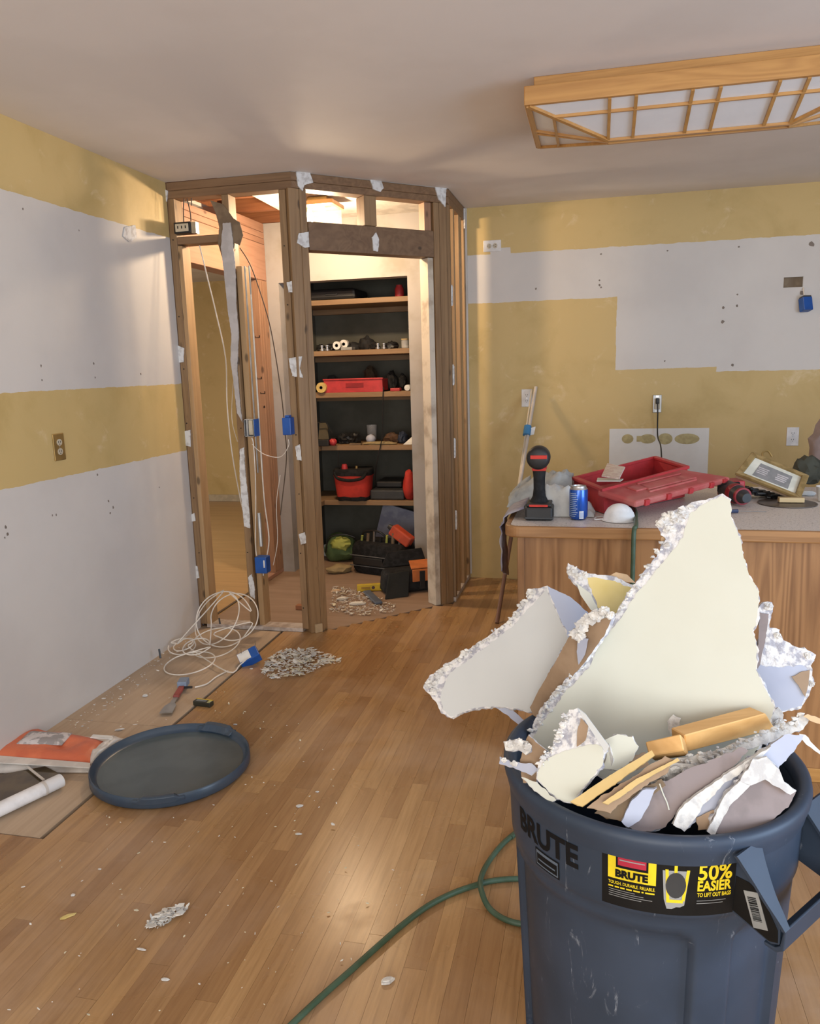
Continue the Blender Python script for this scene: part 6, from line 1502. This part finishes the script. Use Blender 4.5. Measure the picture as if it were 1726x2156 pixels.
item('flat_bag', MB().blob((X(800, 940, 5.5), 5.5, z + .008), (.13, .04, .014), 4, .3, 3, 3, flat=z), M_TAN, 'tan flat bag along the front of fourth shelf', 'bag', True)
item('white_folded_paper', MB().prism([(X(848, 935, 5.46), 5.465, z + .001), (X(866, 940, 5.46), 5.465, z + .001), (X(866, 910, 5.46), 5.52, z + .06), (X(858, 925, 5.46), 5.50, z + .035)], (0, .004, 0)), M_STW, 'white folded paper at right end of fourth shelf', 'paper')
item('pencil_tray', MB().box((X(735, 938, 5.46), 5.455, z), (X(760, 938, 5.46), 5.49, z + .012)), M_TORN, 'small dark bits tray at front of fourth shelf', 'tray', False, .002)
# fifth shelf
z = SZ[4] + .001
t = thing('tool_bag', (X(740), 5.45, z), 'red tool bag with black rim on fifth closet shelf', 'bag')
xa, xb = X(703, 1030, 5.42), X(775, 1030, 5.42); cx = (xa + xb) / 2; hw = (xb - xa) / 2; V = []; F = []; NN = 28
rows = [(.88, .0), (.94, .03), (1.0, .09), (1.06, .17), (1.10, .185), (1.10, .225), (1.06, .23)]
for r_, h_ in rows:
    for k in range(NN):
        a = 2 * math.pi * k / NN; ce_, se = math.cos(a), math.sin(a)
        sx = abs(ce_) ** .6 * (1 if ce_ > 0 else -1); sy = abs(se) ** .6 * (1 if se > 0 else -1)
        V.append(Vector((cx + hw * r_ * sx, 5.50 + .10 * r_ * sy, z + h_ + .008 * mnoise.noise(Vector((sx * 2, sy * 2, h_ * 10))))))
for i in range(len(rows) - 1):
    for k in range(NN): F.append((i * NN + k, i * NN + (k + 1) % NN, (i + 1) * NN + (k + 1) % NN, (i + 1) * NN + k))
F.append(tuple(range(NN))); F.append(tuple((len(rows) - 1) * NN + k for k in range(NN)))
mb = MB().add(V, F); mb.m = [1 if (i >= 4 * NN) or i < NN else 0 for i in range(len(F))]; mb.build('bag_body', [M_REDB, M_BLK2], t, True, angle=50)
MB().tube(smoothpath([(xa + .01, 5.42, z + .21), (xa + .04, 5.40, z + .17), (cx, 5.39, z + .155), (xb - .04, 5.40, z + .17), (xb - .01, 5.42, z + .21)], 5), .012, 8).build('black_swag', M_BLK2, t, True)
MB().lathe([(0, 0), (.02, 0), (.024, .02), (.018, .05), (0, .05)], (cx - .055, 5.46, z + .215), 16).build('red_tool_end', M_RED, t, True)
MB().tube([(cx + .03, 5.48, z + .21), (cx + .03, 5.48, z + .25)], .010, 8).build('brass_tool_end', M_BRASS, t)
item('hanging_strap', MB().tube([(X(712, 970, 5.42), 5.43, SZ[3] - .04), (X(713, 990, 5.42), 5.43, z + .26), (X(716, 1000, 5.42), 5.44, z + .23)], .004, 6), M_BLACK, 'black strap hanging above the red tool bag', 'strap')
item('tool_case', MB().box((X(781, 1040, 5.5), 5.47, z), (X(852, 1040, 5.5), 5.78, z + .075)), M_DKGY, 'dark grey case right of the red tool bag on fifth shelf', 'case', False, .012)
item('tool_case', MB().box((X(790, 1020, 5.55), 5.56, z + .076), (X(845, 1020, 5.55), 5.80, z + .125)), M_BLACK, 'black case stacked on the dark grey case', 'case', False, .012)
item('red_bag', MB().blob((X(860, 1010, 5.5), 5.52, z + .10), (.045, .07, .12), 3, .15, 2, 3, flat=z), M_REDB, 'red bag standing at right end of fifth shelf', 'bag', True)
# closet floor
def fl(px, py): return on(px, py, 'z', 0)
item('blue_drop_cloth', MB().prism([(X(775, 1080, 5.7), 5.70, .002), (X(880, 1150, 5.7), 5.62, .002), (X(880, 1100, 5.7), 5.72, .36), (X(800, 1070, 5.7), 5.80, .42)], (0, .03, 0)), mat('blue_grey_film', (.22, .24, .34), .5, (.32, .34, .44), 9, bmp=.5, bscale=20), 'crumpled blue grey sheet standing on the closet floor', 'sheet')
c = fl(790, 1212); 
t = thing('duffel_bag', c, 'big black tool duffel on the closet floor below shelves', 'bag')
e1 = Vector((.93, -.30, 0)).normalized(); e2 = Vector((.30, .93, 0)).normalized(); V = []; F = []
rows = [(.92, 0), (1.0, .03), (1.0, .10), (.98, .17), (.90, .21), (.80, .225)]; NN = 32; bcn = c + e2 * .13
for r_, h_ in rows:
    for k in range(NN):
        a = 2 * math.pi * k / NN; ca, sa = math.cos(a), math.sin(a)
        sx = abs(ca) ** .5 * (1 if ca > 0 else -1); sy = abs(sa) ** .5 * (1 if sa > 0 else -1)
        w = 1 + .06 * mnoise.noise(Vector((sx * 2, sy * 2, h_ * 9)))
        V.append(bcn + e1 * (.235 * r_ * sx * w) + e2 * (.13 * r_ * sy * w) + Vector((0, 0, h_ + .002)))
for i in range(len(rows) - 1):
    for k in range(NN): F.append((i * NN + k, i * NN + (k + 1) % NN, (i + 1) * NN + (k + 1) % NN, (i + 1) * NN + k))
F.append(tuple(range(NN))); F.append(tuple((len(rows) - 1) * NN + k for k in range(NN)))
MB().add(V, F).build('bag_body', M_BLK2, t, True, angle=60)
for h_ in (.06, .135): MB().tube([bcn + e1 * .21 * s - e2 * .134 + Vector((0, 0, h_)) for s in (-1, -.5, 0, .5, 1)], .004, 6).build('piping', mat('grey_piping', (.13, .13, .13), .7), t, True)
MB().obox(bcn - e2 * .135 + Vector((0, 0, .098)) - e1 * .05, e1 * .12, e2 * .008, (0, 0, .028)).build('front_pocket', M_BLACK, t, bevel=.006)
for q in range(7):
    s = -.85 + .28 * q; pp_ = bcn + e1 * .19 * s - e2 * .05 + Vector((0, 0, .215))
    MB().tube([pp_, pp_ + Vector((.01, -.01, .05 + .02 * (q % 3)))], .009 + .003 * (q % 2), 8).build('tool_handle', [M_LIME, M_TORN, M_STEEL, M_BLACK][q % 4], t, True)
MB().tube(smoothpath([bcn - e1 * .18 + Vector((0, 0, .2)), bcn - e1 * .14 - e2 * .05 + Vector((0, 0, .29)), bcn + e1 * .0 - e2 * .05 + Vector((0, 0, .30)), bcn + e1 * .06 + Vector((0, 0, .21))], 6), .008, 8).build('carry_strap', M_BLACK, t, True)
rd = bcn + e1 * .16 + Vector((0, -.03, .285))
t = thing('red_drill', rd - Vector((0, 0, .05)), 'red drill lying on top of the black duffel', 'power tool')
MB().obox(rd, Vector((.07, -.02, -.045)), Vector((.012, .03, .0)), Vector((.02, 0, .032))).build('drill_body', mat('bright_red_plastic', (.50, .07, .03), .5), t, bevel=.010)
MB().obox(rd + Vector((.03, -.01, -.045)), Vector((.018, 0, -.03)), Vector((0, .02, 0)), Vector((.018, 0, .012))).build('drill_grip', M_BLACK, t, bevel=.006)
MB().lathe([(.02, 0), (.022, .01), (.016, .035), (.006, .04), (0, .04)], rd + Vector((-.07, .02, .045)), 16, (-.85, .2, .5)).build('chuck', M_DKGY, t, True)
c = fl(705, 1190)
t = thing('green_bag', c, 'green and lime bag slumped left of the black duffel', 'bag')
MB().blob(c + Vector((.0, .16, .10)), (.13, .10, .11), 4, .25, 2, 3, flat=.002).build('bag_body', M_GREEN, t, True)
MB().blob(c + Vector((.03, .08, .15)), (.075, .045, .05), 8, .4, 3, 3).build('lime_panel', M_LIME, t, True)
MB().tube(smoothpath([c + Vector((-.09, .06, .08)), c + Vector((-.05, .05, .20)), c + Vector((.06, .06, .225)), c + Vector((.14, .08, .20))], 6), .006, 6).build('dark_strap', M_BLACK, t, True)
item('tan_pouch', MB().blob(fl(712, 1208) + Vector((0, .03, .03)), (.09, .05, .035), 6, .3, 2, 3, rot=.5, flat=.002), M_TAN, 'tan canvas pouch on floor left of the duffel', 'pouch', True)
item('white_rag', MB().blob(fl(690, 1175) + Vector((-.02, .05, .04)), (.04, .04, .06), 3, .3, 2, 2, flat=.002), M_LCLOTH, 'white rag beside the green bag in pantry', 'rag', True)
# orange and black open tool bag in front
c = fl(862, 1258)
t = thing('open_tool_bag', c, 'open black and orange tool bag by the doorway jamb', 'bag')
e1 = Vector((.86, .5, 0)).normalized(); e2 = Vector((-.5, .86, 0)).normalized(); o_ = c + e2 * .09
MB().prism([o_ - e1 * .14 + Vector((0, 0, .002)), o_ + e1 * .20 + Vector((0, 0, .002)), o_ + e1 * .21 + Vector((0, 0, .15)), o_ + e1 * .06 + Vector((0, 0, .15)), o_ - e1 * .12 + Vector((0, 0, .15))], e2 * .16).build('bag_body', M_BLK2, t, bevel=.03, seg=4)
MB().prism([o_ - e1 * .16 - e2 * .07 + Vector((0, 0, .002)), o_ + e1 * .00 - e2 * .06 + Vector((0, 0, .002)), o_ + e1 * .03 - e2 * .002 + Vector((0, 0, .16)), o_ - e1 * .11 - e2 * .002 + Vector((0, 0, .15))], -e2 * .012).build('front_flap', mat('charcoal_flap', (.020, .021, .020), .8, bmp=.2, spec=.2), t, bevel=.02, seg=4)
MB().obox(o_ + e1 * .125 - e2 * .004 + Vector((0, 0, .115)), e1 * .075, e2 * .006, (0, 0, .040)).build('orange_panel', M_ORG, t, bevel=.003)
MB().obox(o_ + e1 * .115 - e2 * .012 + Vector((0, 0, .085)), e1 * .018, e2 * .004, (0, 0, .060)).build('strap', M_BLACK, t, bevel=.002)
MB().prism([o_ + e1 * .05 + e2 * .02 + Vector((0, 0, .151)), o_ + e1 * .21 + e2 * .02 + Vector((0, 0, .151)), o_ + e1 * .21 + e2 * .14 + Vector((0, 0, .175)), o_ + e1 * .07 + e2 * .14 + Vector((0, 0, .175))], (0, 0, .01)).build('orange_top', M_ORG, t, bevel=.003)
MB().prism([o_ - e1 * .12 + e2 * .15 + Vector((0, 0, .15)), o_ + e1 * .20 + e2 * .15 + Vector((0, 0, .15)), o_ + e1 * .18 + e2 * .19 + Vector((0, 0, .25)), o_ - e1 * .06 + e2 * .19 + Vector((0, 0, .24))], e2 * .012).build('raised_flap', M_BLK2, t, bevel=.005)
# level, knife, board bits on pantry floor
a, b = fl(752, 1246), fl(804, 1243)
t = thing('torpedo_level', (a + b) / 2, 'yellow level lying on the pantry subfloor', 'level')
d = (b - a).normalized(); sd = Vector((-d.y, d.x, 0)); cc = (a + b) / 2 + Vector((0, 0, .026)); L_ = (b - a).length / 2
MB().obox(cc, d * L_, sd * .012, (0, 0, .024)).build('level_body', M_YELP, t, bevel=.004)
MB().lathe([(.0, 0), (.011, 0), (.011, .026), (0, .026)], cc + d * L_ * .30 - sd * .013, 16, sd).build('vial_port', mat('dark_port', (.08, .03, .03), .5), t)
MB().obox(cc - d * L_ * .3 - sd * .0125, d * .03, sd * .001, (0, 0, .007)).build('level_label', mat('ochre', (.35, .2, .02)), t)
a, b = fl(772, 1250), fl(798, 1275)
o = MB().obox((a + b) / 2 + Vector((0, 0, .016)), (b - a) / 2, Vector((.02, .014, 0)), (0, 0, .008)).build('putty_knife', mat('slate_plastic', (.10, .12, .16), .5), None, bevel=.005); tag(o, 'slate grey tool lying across the pantry rubble', 'tool')
for q, (px, py, w, h, lab) in enumerate(((708, 1246, .035, .03, 'cream board piece at left of the rubble by the stud'), (752, 1272, .05, .03, 'pale flat board piece in the middle of rubble'), (720, 1262, .04, .025, 'pale wallboard bit among the rubble left of middle'))):
    chip((px, py), w, h, .3 * q, M_FLK[0] if q else mat('peach_board', (.66, .48, .32)), lab, .012, q + 60)

# repeats of one kind share a group
GROUPS = {'drywall_scrap': 'broken drywall heaped in the trash can', 'outlet_box': 'electrical boxes on studs and wall', 'wall_outlet': 'outlets on the kitchen walls', 'wire': 'wires hanging in the stripped stud bays',
          'drywall_chip': 'plaster chips scattered on the floor', 'tape_roll': 'tape rolls on the closet shelves', 'black_tool': 'dark tools on the second closet shelf', 'chrome_fitting': 'chrome fittings on the second closet shelf',
          'tool_pouch': 'pouches on the closet shelves', 'tool_bag': 'tool bags on the closet shelves', 'tool_case': 'tool cases', 'lumber_offcut': 'lumber offcuts in the trash can', 'wood_lath': 'wood laths in the trash can',
          'cardboard_strip': 'cardboard strips in the trash can', 'paper_scrap': 'paper scraps on the trash can rim'}
for o in list(COL.objects):
    b_ = o.name.split('.')[0]
    if o.parent is None and 'category' in o and b_ in GROUPS: o['group'] = GROUPS[b_]
